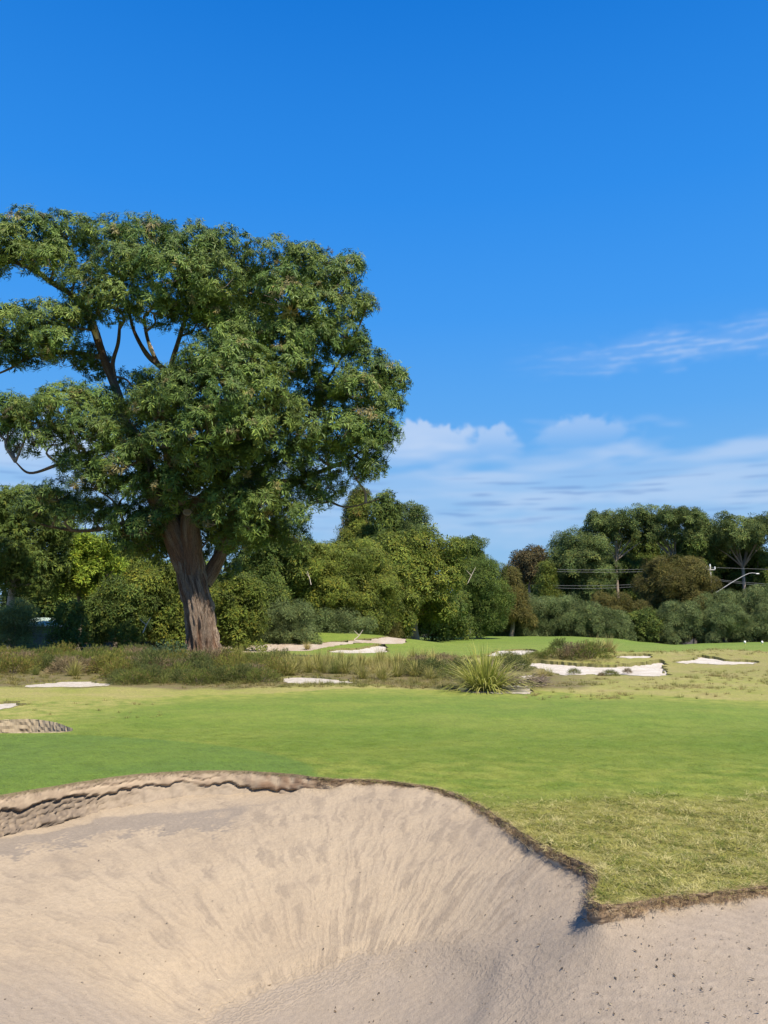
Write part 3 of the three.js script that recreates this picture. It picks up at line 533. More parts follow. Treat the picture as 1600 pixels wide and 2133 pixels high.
// ------------------------------------------------------------------ sprays of leaves
const leafTone = (r) => { const t = r(); return t < 0.12 ? lin(1.45, 1.35, 1.2) : t < 0.2 ? lin(1.3, 1.0, 0.8) : lin(0.72, 0.76, 0.8).multiplyScalar(0.8 + r() * 0.65); };
function gumSpray(seed, twigs, per, spread, L, W) {
  const g = new GB(true), r = rngOf(seed);
  for (let k = 0; k < twigs; k++) {
    const td = dirOf(k / twigs * 6.28 + rand(-0.4, 0.4, r), rand(0.05, 1.35, r)), tl = spread * rand(0.55, 1, r);
    for (let j = 0; j < per; j++) {
      const t = 0.35 + 0.65 * (j + r()) / per, b = td.clone().multiplyScalar(tl * t); b.y -= 0.18 * t * t * spread;
      const d = td.clone().multiplyScalar(0.75).add(dirOf(r() * 6.28, rand(-0.9, 0.5, r)).multiplyScalar(0.8)); d.y -= 0.45; d.normalize();
      const face = V(rand(-0.7, 0.7, r), rand(0.5, 1.5, r), rand(-0.7, 0.7, r)).addScaledVector(td, 0.6), side = d.clone().cross(face).normalize();
      g.leaf(b, d, side, L * rand(0.6, 1.25, r), W * rand(0.7, 1.25, r), 0.5, leafTone(r));
    }
  }
  return g.geo();
}
function tuftSpray(seed, n, spread, L, W, lift) {
  const g = new GB(true), r = rngOf(seed);
  for (let k = 0; k < n; k++) {
    const dd = dirOf(r() * 6.28, rand(-0.5, 1.5, r)), b = dd.clone().multiplyScalar(spread * Math.sqrt(rand(0.05, 1, r))); b.y *= 0.5;
    const d = V(dd.x, dd.y * 0.4, dd.z).add(V(rand(-0.8, 0.8, r), lift * 0.5 + rand(-0.5, 0.3, r), rand(-0.8, 0.8, r))).normalize(), face = V(rand(-0.6, 0.6, r), 1.35, rand(-0.6, 0.6, r)).addScaledVector(dd, 0.5), side = d.clone().cross(face).normalize();
    g.leaf(b, d, side, L * rand(0.5, 1.3, r), W * rand(0.6, 1.3, r), 0.2, leafTone(r));
  }
  return g.geo();
}
const SPRAY = {
  gum: [gumSpray(71, 8, 9, 0.42, 0.24, 0.04), gumSpray(171, 6, 10, 0.5, 0.28, 0.038), gumSpray(271, 9, 8, 0.34, 0.2, 0.046)], hang: [gumSpray(72, 7, 10, 0.5, 0.22, 0.05), gumSpray(172, 6, 11, 0.58, 0.26, 0.046)],
  leafy: [tuftSpray(73, 70, 0.42, 0.18, 0.08, 0.1), tuftSpray(173, 62, 0.5, 0.22, 0.07, 0.3)], fine: [tuftSpray(74, 110, 0.42, 0.2, 0.035, 0.4), tuftSpray(174, 95, 0.5, 0.24, 0.034, 0.7)], willow: [tuftSpray(75, 90, 0.45, 0.2, 0.055, 0.1), tuftSpray(175, 80, 0.52, 0.24, 0.05, -0.3)], needle: [tuftSpray(76, 100, 0.5, 0.3, 0.035, 0.2), tuftSpray(176, 100, 0.56, 0.34, 0.03, 0.6)],
};
const DOWN = V(0, -1, 0), UP = V(0, 1, 0);
// leaf sprays over and inside a set of rounded clumps
function foliage(lobes, { spray, mat = M.treeLeaf, col, col2, scale = 1, density = 1, tilt = 0.6, inner = 0.25, under = 0.45, seed = 1, vary = 0.22, rogue, rogueShare = 0.03, origin }) {
  const r = rngOf(seed), items = [], q = new THREE.Quaternion(), yaw = new THREE.Quaternion(), n = V(0, 0, 0), p = V(0, 0, 0), c = new THREE.Color();
  for (const L of lobes) {
    const area = 12.566 * Math.pow((Math.pow(L.r.x * L.r.y, 1.6) + Math.pow(L.r.x * L.r.z, 1.6) + Math.pow(L.r.y * L.r.z, 1.6)) / 3, 1 / 1.6), cnt = Math.round(area / (scale * scale) * 5.2 * density * (L.k ?? 1)), tone = rand(0.86, 1.14, r), mixT = r();
    for (let k = 0; k < cnt; k++) {
      n.set(rand(-1, 1, r), rand(-1, 1, r), rand(-1, 1, r)); if (n.lengthSq() > 1 || n.lengthSq() < 0.01) { k--; continue; } n.normalize();
      if (n.y < -0.25 && r() > under) continue;
      const inn = r() < inner ? rand(0.35, 0.85, r) : 1 + 0.1 * r(), wob = 1 + 0.2 * n3(n.x * 1.7 + L.c.x, n.y * 1.7 + L.c.y, n.z * 1.7 + L.c.z) + 0.16 * n3(n.x * 4 + L.c.x, n.y * 4, n.z * 4 + L.c.z);
      p.set(L.c.x + n.x * L.r.x * inn * wob, L.c.y + n.y * L.r.y * inn * wob, L.c.z + n.z * L.r.z * inn * wob);
      if (origin) p.sub(origin);
      const up = UP.clone().lerp(n, tilt).normalize(); q.setFromUnitVectors(UP, up); yaw.setFromAxisAngle(UP, r() * 6.28); q.multiply(yaw);
      const s = scale * rand(0.6, 1.3, r);
      c.copy(col).lerp(col2 ?? col, clamp(mixT * 0.7 + rand(-0.2, 0.5, r), 0, 1)); if (rogue && r() < rogueShare) c.lerp(rogue, 0.7);
      c.multiplyScalar(tone * (1 + rand(-vary, vary, r)));
      items.push({ m: new THREE.Matrix4().compose(p, q, V(s, s * rand(0.85, 1.1, r), s)), c: c.clone() });
    }
  }
  return items;
}
const curve = (pts, n) => new THREE.CatmullRomCurve3(pts, false, 'centripetal').getSpacedPoints(n);

// ------------------------------------------------------------------ the great gum tree
const GUM_D = 30.5, PXM = GUM_D / FOCAL;
{
  const baseP = onGround(424, 1372); const off = (px, py, dz = 0) => at(px, py, -baseP.z - dz);
  const D0 = -baseP.z, m = D0 / FOCAL;
  const tree = thing('gum_tree', 'huge spreading gum tree with rough grey brown trunk towering over the heath', 'tree', V(baseP.x, H(baseP.x, baseP.z), baseP.z));
  const o = tree.position.clone(), W = (px, py, dz = 0) => off(px, py, dz).sub(o);
  const gb = new GB(true, true), r = rngOf(81);
  const grey = lin(0.95, 0.88, 0.79), red = lin(0.6, 0.36, 0.22), dark = lin(0.3, 0.21, 0.16), cream = lin(0.85, 0.62, 0.42);
  const barkC = (mixRed) => (a, len, k, q) => { const s = n3(Math.cos(a) * 1.6, len * 0.35, Math.sin(a) * 1.6), t = n3(Math.cos(a) * 5, len * 0.8 + 7, Math.sin(a) * 5); return grey.clone().lerp(red, clamp(mixRed + s * 1.1, 0, 0.85)).lerp(dark, clamp((0.97 - q) * 5 + 0.2 * t, 0, 0.8)); };
  const ridges = (amp) => (a, len) => 1 + amp * (0.5 * n3(Math.cos(a) * 3.4, len * 0.28, Math.sin(a) * 3.4) + 0.5 * n3(Math.cos(a) * 9, len * 0.75, Math.sin(a) * 9) + 0.32 * n3(Math.cos(a) * 20, len * 1.5, Math.sin(a) * 20));
  const limb = (pts, seg, step, amp, mixRed, colFn) => {
    const path = [], rad = [], P3 = pts.map((p) => W(p[0], p[1], p[3] ?? 0)), n = Math.max(6, Math.round(new THREE.CatmullRomCurve3(P3).getLength() / step)), cv = new THREE.CatmullRomCurve3(P3, false, 'centripetal'), rv = table(pts.map((p, i) => [i / (pts.length - 1), p[2] * m / 2]));
    for (let i = 0; i <= n; i++) { path.push(cv.getPoint(i / n)); rad.push(rv(i / n)); }
    gb.tube(path, rad, seg, colFn ?? barkC(mixRed), 1, ridges(amp));
    return path;
  };
  const limbs = [];
  // px, py, width in px, metres behind (-) or before (+) the trunk
  limbs.push(limb([[426, 1392, 78, 0], [424, 1372, 68, 0], [421, 1340, 60, 0], [416, 1290, 56, 0], [408, 1240, 53, 0], [399, 1200, 55, 0], [393, 1165, 52, 0.05]], 72, 0.05, 0.32, 0.12));
  limbs.push(limb([[396, 1195, 50, 0], [378, 1150, 52, 0.1], [358, 1105, 46, 0.25], [338, 1060, 42, 0.4], [318, 1015, 40, 0.55], [304, 975, 36, 0.5], [292, 930, 30, 0.3], [275, 900, 26, 0], [262, 880, 22, -0.2], [248, 830, 20, -0.4], [232, 785, 18, -0.5], [212, 735, 17, -0.5], [198, 690, 16, -0.4], [182, 650, 14, -0.2], [150, 615, 12, 0], [110, 590, 11, 0.2], [70, 562, 9, 0.2], [20, 545, 7, 0.2], [-40, 548, 4, 0.2]], 28, 0.1, 0.13, 0.5));
  limbs.push(limb([[402, 1195, 44, 0.1], [398, 1130, 42, 0.3], [396, 1085, 40, 0.45], [405, 1058, 34, 0.5], [430, 1035, 28, 0.6], [455, 1012, 24, 0.6], [475, 975, 20, 0.5], [488, 920, 17, 0.2], [492, 880, 15, 0], [500, 820, 13, -0.4], [520, 760, 11, -0.8], [560, 700, 9, -1], [600, 640, 7, -1], [640, 580, 4, -0.8]], 28, 0.1, 0.13, 0.55));
  limbs.push(limb([[424, 1215, 34, -0.4], [446, 1180, 30, -0.6], [468, 1135, 26, -0.9], [484, 1080, 23, -1.1], [510, 1035, 22, -1.3], [560, 1010, 17, -1.3], [610, 1000, 13, -1.1], [660, 985, 10, -0.8], [710, 965, 7, -0.5], [760, 935, 4, -0.2]], 24, 0.12, 0.13, 0.45));
  limbs.push(limb([[484, 1080, 24, -1.1], [496, 1030, 20, -1.5], [540, 985, 16, -1.9], [590, 945, 12, -2], [640, 880, 10, -1.9], [665, 820, 8, -1.6], [690, 780, 6, -1.3], [720, 730, 4, -1]], 18, 0.14, 0.11, 0.45));
  limbs.push(limb([[392, 1110, 30, -0.2], [372, 1040, 26, -0.9], [352, 960, 23, -1.4], [346, 880, 20, -1.6], [348, 820, 17, -1.5], [345, 775, 14, -1.4], [312, 745, 11, -1.2], [290, 712, 9, -1.1], [276, 680, 7, -1], [268, 640, 5, -1]], 18, 0.14, 0.11, 0.45));
  limbs.push(limb([[348, 800, 14, -1.5], [360, 750, 12, -1.7], [375, 700, 10, -1.8], [392, 640, 8, -1.6], [400, 580, 5, -1.3]], 14, 0.16, 0.1, 0.4));
  limbs.push(limb([[338, 772, 9, -1.4], [318, 735, 9, -1.3], [306, 700, 8, -1.2], [300, 660, 6, -1]], 12, 0.16, 0.08, 0.4));
  limbs.push(limb([[238, 790, 12, -0.5], [235, 755, 9, -0.6], [246, 715, 8, -0.7], [250, 670, 6, -0.8]], 12, 0.16, 0.08, 0.2));
  limbs.push(limb([[216, 745, 12, -0.5], [175, 738, 10, -0.3], [110, 735, 8, -0.1], [60, 745, 7, 0.1], [20, 768, 5, 0.2], [-20, 785, 3, 0.2]], 12, 0.16, 0.08, 0.1));
  limbs.push(limb([[292, 940, 16, 0.3], [240, 930, 12, 0.8], [180, 945, 9, 1.1], [120, 968, 7, 1.2], [60, 985, 5, 1.2], [32, 962, 3, 1.2]], 12, 0.16, 0.08, 0.3));
  limbs.push(limb([[336, 1062, 16, 0.4], [290, 1080, 12, 0.5], [230, 1098, 9, 0.5], [170, 1106, 7, 0.4], [110, 1098, 5, 0.3], [60, 1085, 3, 0.2]], 12, 0.16, 0.08, 0.3));
  limbs.push(limb([[312, 990, 14, 0.5], [300, 940, 10, 1.4], [320, 900, 8, 2.2], [330, 860, 6, 2.6]], 10, 0.18, 0.08, 0.4));
  limbs.push(limb([[450, 1015, 16, 0.6], [470, 960, 12, 1.6], [480, 890, 10, 2.4], [470, 820, 7, 2.9], [450, 770, 5, 3]], 10, 0.18, 0.08, 0.4));
  limbs.push(limb([[500, 820, 10, -0.4], [540, 800, 8, 0.2], [590, 770, 6, 0.6], [640, 720, 4, 0.8]], 10, 0.18, 0.08, 0.4));
  limbs.push(limb([[590, 945, 10, -2], [650, 925, 8, -1.6], [710, 880, 7, -1.2], [760, 830, 5, -0.8], [800, 800, 3, -0.5]], 10, 0.18, 0.08, 0.4));
  limbs.push(limb([[620, 1000, 9, -1.1], [680, 1040, 6, -0.8], [720, 1056, 4, -0.6], [790, 1040, 2, -0.5]], 8, 0.18, 0.06, 0.2));
  part('trunk', gb.geo(true), M.bark, tree);
  // pale wood where bark has been shed, and the scar of a sawn limb
  const scar = new GB(true), sc = W(391, 1067, 0.84), ring = 22;
  const c0 = scar.v(sc.clone().add(V(0, 0, 0.06)), V(0, 0, 1), lin(0.27, 0.21, 0.17));
  for (const [rr, z, cc] of [[0.11, 0.045, lin(0.24, 0.19, 0.15)], [0.145, 0.075, lin(0.4, 0.34, 0.29)], [0.18, 0.04, lin(0.26, 0.2, 0.16)], [0.2, -0.25, lin(0.24, 0.18, 0.14)]]) for (let k = 0; k <= ring; k++) { const a = k / ring * 6.283; scar.v(sc.clone().add(V(Math.cos(a) * rr * 1.1, Math.sin(a) * rr * 0.85, z + 0.01 * n2(a * 3, rr * 9))), V(Math.cos(a) * 0.5, Math.sin(a) * 0.5, 0.7), cc); }
  for (let k = 0; k < ring; k++) { scar.i.push(c0, c0 + 1 + k, c0 + 2 + k); for (let l = 0; l < 3; l++) { const a = c0 + 1 + l * (ring + 1) + k, b = a + ring + 1; scar.i.push(a, b, a + 1, a + 1, b, b + 1); } }
  part('sawn_limb_scar', scar.geo(true), M.twig, tree).userData.label = 'round pale scar of a sawn off limb';
    for (const [pts] of [[[[203, 706, 13, -0.05], [198, 688, 14, 0.05], [190, 662, 11, 0.05]]], [[[322, 742, 9, -1.12], [315, 728, 10, -1.06], [309, 712, 8, -1.02]]], [[[492, 905, 16, 0.35], [489, 890, 15, 0.3], [494, 870, 12, 0.1]]]]) { const P3 = pts.map((p) => W(p[0], p[1], p[3])); const bare = new GB(true); bare.tube(curve(P3, 8), Array.from({ length: 9 }, (_, i) => pts[1][2] * m / 2 * (0.55 + 0.45 * Math.sin(i / 8 * 3.14))), 10, cream); part('bare_wood', bare.geo(), M.twig, tree).userData.label = 'cream bare wood where the bark has peeled'; }

  // px, py, radius px, metres before (+) or behind (-)
  const L = [[60, 500, 72, 0], [140, 492, 66, -0.6], [10, 520, 66, 0.8], [225, 510, 66, 0.3], [110, 545, 52, 1.0], [305, 512, 72, 0.2], [395, 522, 74, 0.2], [465, 528, 66, -0.4], [255, 560, 66, 1.6], [345, 575, 78, 1.8], [440, 590, 72, 1.6], [180, 600, 56, 0.8], [240, 630, 56, 1.6], [320, 640, 54, 1.6], [570, 552, 72, -0.5], [640, 556, 60, -0.4], [690, 588, 58, -0.2], [725, 560, 38, -1], [590, 620, 72, 1.2], [660, 650, 68, 0.8], [735, 640, 42, -0.2], [765, 632, 20, -0.2], [520, 600, 56, -1], [-60, 530, 76, 0], [-50, 690, 72, 0.4],
    [30, 680, 62, 0.4], [95, 672, 56, 0.8], [150, 672, 44, 0.6], [60, 730, 50, 0.4], [110, 715, 48, 1.0], [175, 650, 40, 0.2], [20, 745, 30, 0.2], [180, 745, 34, -0.6],
    [410, 660, 56, 0.4], [460, 660, 56, 0.8], [520, 690, 58, 0.6], [430, 625, 50, 1.6], [590, 705, 56, 0.8], [655, 720, 58, 0.8], [710, 700, 48, 0.2], [735, 720, 36, -0.2], [480, 715, 50, 1.6],
    [440, 760, 66, 2.8], [500, 755, 62, 2.4], [385, 825, 66, 2.6], [460, 830, 76, 3.2], [540, 810, 66, 2.2], [330, 850, 52, 2.4], [290, 850, 40, 2], [430, 900, 66, 3], [500, 900, 66, 2.6], [560, 880, 58, 1.6], [350, 920, 52, 2.6], [600, 760, 50, 1.4], [410, 960, 46, 2.4], [340, 800, 44, 1.2],
    [770, 772, 52, -0.2], [805, 795, 46, -0.4], [835, 790, 24, -0.4], [795, 845, 46, -0.2], [745, 815, 46, 0.6], [700, 790, 52, 0.2], [760, 880, 52, 0.4], [800, 905, 38, 0.2], [755, 930, 50, 0.2], [715, 900, 50, 1.0], [770, 970, 36, 0], [740, 990, 28, -0.2], [640, 900, 56, 1.0], [660, 830, 44, -1.6], [690, 850, 40, -1.4], [600, 850, 44, 0.4], [640, 790, 40, -0.6], [690, 960, 42, 0.2], [620, 960, 48, 0.6],
    [130, 850, 66, 1.4], [195, 835, 46, 0.8], [65, 868, 52, 1.2], [25, 850, 38, 0.8], [185, 900, 62, 1.8], [110, 915, 48, 1.2], [235, 905, 44, 1.4], [245, 965, 56, 1.8], [200, 1005, 52, 1.6], [290, 950, 40, 1.8], [160, 965, 36, 1.2], [265, 1020, 40, 1.4], [40, 925, 28, 0.8], [30, 890, 36, 0.6], [-30, 870, 50, 0.8],
    [520, 960, 52, 1.2], [470, 970, 46, 1.8], [560, 930, 50, 1.0], [520, 1020, 52, -1.8], [580, 1020, 48, 0.2], [640, 1010, 40, -0.2], [560, 1075, 50, -1.8], [490, 1075, 46, -1.8], [470, 1030, 36, 1.4], [610, 1070, 36, 0.4], [660, 1040, 30, -0.2], [690, 1010, 32, -0.2], [500, 1120, 44, -1.8], [545, 1120, 40, -1.8], [600, 1115, 44, -1.8], [480, 1140, 34, -1.8], [460, 1100, 32, -1.8],
    [120, 1030, 42, 0.6], [80, 1060, 42, 0.4], [150, 1070, 36, 0.6], [205, 1070, 40, 0.6], [250, 1085, 40, 0.8], [300, 1080, 36, 0.2], [280, 1120, 34, 0], [310, 1050, 34, -0.6], [360, 1010, 36, -1.4], [420, 1010, 40, -1.6], [430, 1070, 36, -1.4], [350, 1120, 32, -1.4], [310, 1140, 28, -0.8], [330, 990, 30, 0.8], [395, 990, 34, 1.4],
    [372, 1040, 28, 1.5], [430, 1075, 28, 1.5], [335, 1075, 24, 1.3], [472, 1125, 30, 0.6], [300, 1100, 34, 1.2], [345, 1010, 32, 2.2], [450, 1085, 30, 1.6], [255, 1130, 30, 0.8], [520, 1095, 36, 1.0], [440, 1120, 40, -2.6], [470, 1180, 34, -2.2], [380, 1080, 40, -2.4], [330, 1100, 36, -2.2], [420, 1050, 44, -2.8], [545, 1090, 40, -2.4], [290, 1145, 30, -2], [345, 1155, 34, -2.2], [430, 985, 36, 2.0], [362, 960, 36, 1.9], [300, 1008, 26, 1.6], [450, 1040, 28, 1.7], [500, 1050, 36, 1.5], [545, 1045, 34, 1.2], [410, 1150, 30, -2.4], [280, 800, 40, -2], [330, 880, 50, -2.2], [420, 880, 60, -2.4], [520, 900, 60, -2.6], [620, 860, 50, -2.6], [400, 780, 46, -2], [560, 780, 60, -2.4], [240, 860, 40, -1.8], [480, 640, 60, -2], [380, 620, 50, -1.6], [560, 660, 60, -2], [640, 700, 56, -2], [280, 920, 46, -1.6], [200, 760, 36, -1.6], [450, 960, 46, -2.2], [540, 990, 50, -2.4]];
  const lobes = L.map(([x, y, rr, dz]) => ({ c: off(x, y, dz), r: V(rr * m * 0.86, rr * m * 0.68, rr * m * 0.86), k: dz < -1.5 ? 0.85 : 1.15 }));
  // twigs from the nearest limb into every clump
  const tw = new GB(true), tipC = lin(0.22, 0.17, 0.14), nodes = limbs.flatMap((p, i) => (i ? p.slice(Math.floor(p.length * 0.3)) : []));
  for (const l of lobes) {
    const cc = l.c.clone().sub(o); let best = nodes[0], bd = 1e9; for (const n of nodes) { const q = n.distanceToSquared(cc) + 1.5 * Math.max(0, n.y - cc.y); if (q < bd) { bd = q; best = n; } }
    const hub = cc.clone().add(V(0, -l.r.y * 0.35, 0)), mid = best.clone().lerp(hub, 0.5).add(V(rand(-0.3, 0.3, r), rand(-0.1, 0.2, r), rand(-0.3, 0.3, r)));
    tw.tube(curve([best, mid, hub], 7), Array.from({ length: 8 }, (_, i) => lerp(0.065, 0.03, i / 7)), 6, tipC);
    for (let k = 0; k < 6; k++) { const e2 = cc.clone().add(V(rand(-0.8, 0.8, r) * l.r.x, rand(-0.5, 0.75, r) * l.r.y, rand(-0.8, 0.8, r) * l.r.z)); tw.tube(curve([hub, hub.clone().lerp(e2, 0.5).add(V(rand(-0.15, 0.15, r), rand(-0.2, 0.05, r), rand(-0.15, 0.15, r))), e2], 5), Array.from({ length: 6 }, (_, i) => lerp(0.024, 0.008, i / 5)), 5, tipC); }
  }
  part('twigs', tw.geo(), M.twig, tree);
  const items = foliage(lobes, { spray: SPRAY.gum, col: lin(0.084, 0.148, 0.03), col2: lin(0.17, 0.235, 0.046), scale: 0.85, density: 1.25, tilt: 0.75, inner: 0.14, under: 0.5, seed: 83, vary: 0.25, rogue: lin(0.26, 0.19, 0.09), rogueShare: 0.045, origin: o });
  SPRAY.gum.forEach((g, i) => copies('crown', g, M.gumLeaf, items.filter((_, k) => k % 3 === i), tree, true));
  console.log('gum sprays', items.length);
}

// ------------------------------------------------------------------ trees and tall shrubs behind
let treeSeed = 100, sprayTotal = 0;
const PAL = { olive: [lin(0.125, 0.17, 0.027), lin(0.21, 0.245, 0.04)], bright: [lin(0.19, 0.28, 0.028), lin(0.28, 0.36, 0.045)], mid: [lin(0.095, 0.145, 0.03), lin(0.155, 0.205, 0.04)], grey: [lin(0.13, 0.175, 0.06), lin(0.2, 0.245, 0.09)], brown: [lin(0.12, 0.112, 0.029), lin(0.175, 0.155, 0.043)], rust: [lin(0.105, 0.09, 0.04), lin(0.145, 0.12, 0.055)], euc: [lin(0.1, 0.15, 0.045), lin(0.165, 0.215, 0.06)] };
function bgTree(name, label, cx, top, bot, hw, d, o = {}) {
  const { pal = 'olive', spray = 'leafy', scale = 1.4, n = 16, shape = 'round', bark = lin(0.22, 0.18, 0.14), density = 1, category = 'tree', group = 'trees standing behind the fairway', limbs = 5, under = 0.5, size = 0.42 } = o;
  const nn = Math.round(n * 1.9), r = rngOf(treeSeed++), C0 = at(cx, (top + bot) / 2, d), w = hw / FOCAL * d, hh = (bot - top) / 2 / FOCAL * d, gy = H(C0.x, -d), lobes = [];
  const t = thing(name, label, category, V(C0.x, gy, -d), group), org = t.position.clone();
  for (let k = 0; k < nn; k++) {
    const a = k * 2.39996 + rand(-0.3, 0.3, r); let u = (k + 0.5) / nn, yy, rad, lr = size * 0.7 * rand(0.65, 1.3, r);
    if (shape === 'umbrella') { yy = rand(-0.35, 0.62, r); rad = Math.sqrt(rand(0.05, 1, r)) * 0.78 * Math.sqrt(Math.max(0.1, 1 - Math.max(0, yy) ** 2)); lr *= 0.85; }
    else if (shape === 'shrub') { yy = lerp(-0.88, 0.74, u) + rand(-0.12, 0.12, r); rad = Math.sqrt(Math.max(0.04, 1 - (Math.max(0, yy) ** 2))) * rand(0.3, 0.92, r); }
    else if (shape === 'cone') { yy = lerp(-0.9, 0.8, u); rad = (1 - u * 0.85) * rand(0.3, 0.75, r); lr *= lerp(1.05, 0.6, u); }
    else { yy = lerp(-0.8, 0.66, u); rad = Math.sqrt(Math.max(0.03, 1 - yy * yy)) * rand(0.25, 0.95, r); yy *= rand(0.85, 1.12, r); }
    const q = Math.min(w, hh) * 0.5 + Math.max(w, hh) * 0.5;
    lobes.push({ c: V(C0.x + Math.cos(a) * rad * w, C0.y + yy * hh, -d + Math.sin(a) * rad * w * 0.85), r: V(Math.min(lr * q, w * 0.62), Math.min(lr * q * 0.85, hh * 0.55), Math.min(lr * q, w * 0.62)) });
  }
  const gb = new GB(true), P0 = V(0, -0.1, 0), fork = V(rand(-0.1, 0.1, r) * w, Math.max(0.4, (C0.y - hh - gy) * 0.9 + hh * 0.25), 0), tr = Math.max(0.07, (hh + w) * (shape === 'umbrella' ? 0.022 : 0.035));
  gb.tube(curve([P0, P0.clone().lerp(fork, 0.5).add(V(rand(-0.15, 0.15, r), 0, rand(-0.15, 0.15, r))), fork], 8), Array.from({ length: 9 }, (_, i) => tr * lerp(1.25, 0.8, i / 8)), 9, bark);
  for (let k = 0; k < Math.min(limbs, n); k++) { const l = lobes[Math.floor(k * nn / limbs)], e = l.c.clone().sub(org); gb.tube(curve([fork.clone().addScaledVector(UP, -0.1), fork.clone().lerp(e, 0.5).add(V(rand(-0.3, 0.3, r), rand(-0.2, 0.3, r), rand(-0.3, 0.3, r))), e], 8), Array.from({ length: 9 }, (_, i) => tr * lerp(0.6, 0.16, i / 8)), 7, bark); }
  part('trunk', gb.geo(), M.twig, t);
  const items = foliage(lobes, { col: PAL[pal][0], col2: PAL[pal][1], scale: scale * 0.88, density: density * 0.85, tilt: o.tilt ?? 0.78, inner: 0.14, under, seed: treeSeed * 7, vary: 0.2, origin: org, rogue: o.rogue, rogueShare: o.rogueShare });
  sprayTotal += items.length;
  SPRAY[spray].forEach((g, i) => copies('crown', g, M.treeLeaf, items.filter((_, k) => k % 2 === i), t, true));
  return t;
}
const pale = lin(0.3, 0.24, 0.19);
// beyond the heath, to the left of and behind the great gum
bgTree('gum_sapling', 'gum with drooping olive leaves and pale stems at the left edge', 25, 992, 1235, 115, 43, { pal: 'mid', spray: 'hang', scale: 1.1, n: 20, bark: lin(0.4, 0.34, 0.28), limbs: 8 });
bgTree('acacia_tree', 'bright yellow green tree between the left edge and the great gum', 172, 1092, 1245, 74, 47, { pal: 'bright', scale: 1.0, n: 18, density: 0.9 });
bgTree('olive_tree', 'olive green tree below the small sky gap beside the great gum', 248, 1128, 1262, 62, 53, { pal: 'olive', scale: 1.15 });
bgTree('tea_tree', 'dense olive tea tree touching the left side of the great trunk', 325, 1165, 1335, 70, 46, { pal: 'olive', spray: 'leafy', scale: 1.0, n: 22, shape: 'shrub' });
bgTree('tea_tree', 'rounded olive tea tree with dead twigs, left of the great trunk', 248, 1208, 1338, 62, 44, { pal: 'mid', scale: 1.0, n: 18, shape: 'shrub' });
bgTree('evergreen_shrub', 'green upright shrub beside the pale shed roof', 142, 1252, 1352, 34, 41, { pal: 'mid', scale: 0.95, n: 12, shape: 'shrub', category: 'shrub' });
bgTree('grey_shrub', 'grey green rounded shrub at the left edge in front of the shed', 30, 1262, 1352, 52, 36, { pal: 'grey', spray: 'fine', scale: 0.8, n: 16, shape: 'shrub', category: 'shrub', group: 'grey green shrubs' });
bgTree('evergreen_tree', 'evergreen tree filling the gap behind the left trees', 90, 1170, 1335, 95, 58, { pal: 'mid', scale: 1.6, n: 18, shape: 'shrub' });
bgTree('evergreen_tree', 'evergreen tree directly behind the great trunk', 400, 1160, 1335, 80, 54, { pal: 'mid', scale: 1.5, n: 18, shape: 'shrub' });
bgTree('hill_tree', 'small distant tree dome seen in the sky gap left of the great gum', 196, 1116, 1200, 40, 130, { pal: 'mid', scale: 2.4, n: 12 });
bgTree('evergreen_tree', 'evergreen tree behind the olive tea trees', 210, 1205, 1335, 95, 62, { pal: 'mid', scale: 1.6, n: 18, shape: 'shrub' });
// between the great trunk and the flag
bgTree('tea_tree', 'olive tea tree just right of the great trunk with yellow lower tips', 492, 1190, 1348, 54, 49, { pal: 'olive', scale: 1.0, n: 20, shape: 'shrub' });
bgTree('evergreen_tree', 'evergreen tree in the gap right of the great trunk', 545, 1200, 1345, 60, 57, { pal: 'mid', scale: 1.4, n: 14, shape: 'shrub' });
bgTree('wattle_tree', 'olive wattle showing under the right skirt of the great gum', 560, 1078, 1250, 78, 62, { pal: 'mid', scale: 1.4, n: 20 });
bgTree('wattle_tree', 'yellowish olive wattle with white dead limbs, mid way to the flag', 640, 1112, 1290, 82, 64, { pal: 'olive', spray: 'willow', scale: 1.3, n: 24, bark: lin(0.55, 0.48, 0.42) });
bgTree('wattle_tree', 'broad olive wattle behind the grey shrubs and far bunker', 728, 1132, 1318, 92, 66, { pal: 'olive', spray: 'willow', scale: 1.3, n: 28, shape: 'shrub' });
bgTree('tall_tree', 'tall green tree rising right below the great gum canopy', 748, 1008, 1190, 62, 92, { pal: 'olive', spray: 'willow', scale: 1.7, n: 20, shape: 'cone', rogue: lin(0.25, 0.17, 0.06), rogueShare: 0.1 });
bgTree('weeping_gum', 'slender weeping gum against the sky beside the tall green tree', 800, 1006, 1160, 26, 88, { pal: 'mid', spray: 'hang', scale: 1.7, n: 12, bark: pale });
bgTree('gum_tree', 'thin crowned gum on the skyline above the broad light tree', 846, 1040, 1150, 46, 104, { pal: 'euc', spray: 'willow', scale: 1.8, n: 16, bark: pale });
bgTree('grey_shrub', 'large grey green shrub behind the left end of the far bunker', 592, 1252, 1342, 64, 56.5, { pal: 'grey', spray: 'fine', scale: 1.0, n: 22, shape: 'shrub', category: 'shrub', group: 'grey green shrubs' });
bgTree('grey_shrub', 'lower grey green shrub above the middle of the far bunker', 700, 1272, 1338, 74, 63, { pal: 'grey', spray: 'fine', scale: 1.1, n: 22, shape: 'shrub', category: 'shrub', group: 'grey green shrubs' });
bgTree('broad_tree', 'broad bright olive tree with layered crown, left of the flag', 866, 1090, 1300, 96, 76, { pal: 'olive', scale: 1.45, n: 34, size: 0.32, limbs: 8 });
bgTree('broad_tree', 'lower bough of bright olive leaves standing before the layered tree', 800, 1160, 1330, 60, 72, { pal: 'olive', scale: 1.35, n: 20, size: 0.34, shape: 'shrub' });
bgTree('evergreen_tree', 'evergreen tree under the layered crown near the flag', 870, 1215, 1330, 92, 82, { pal: 'mid', scale: 1.9, n: 16, shape: 'shrub' });
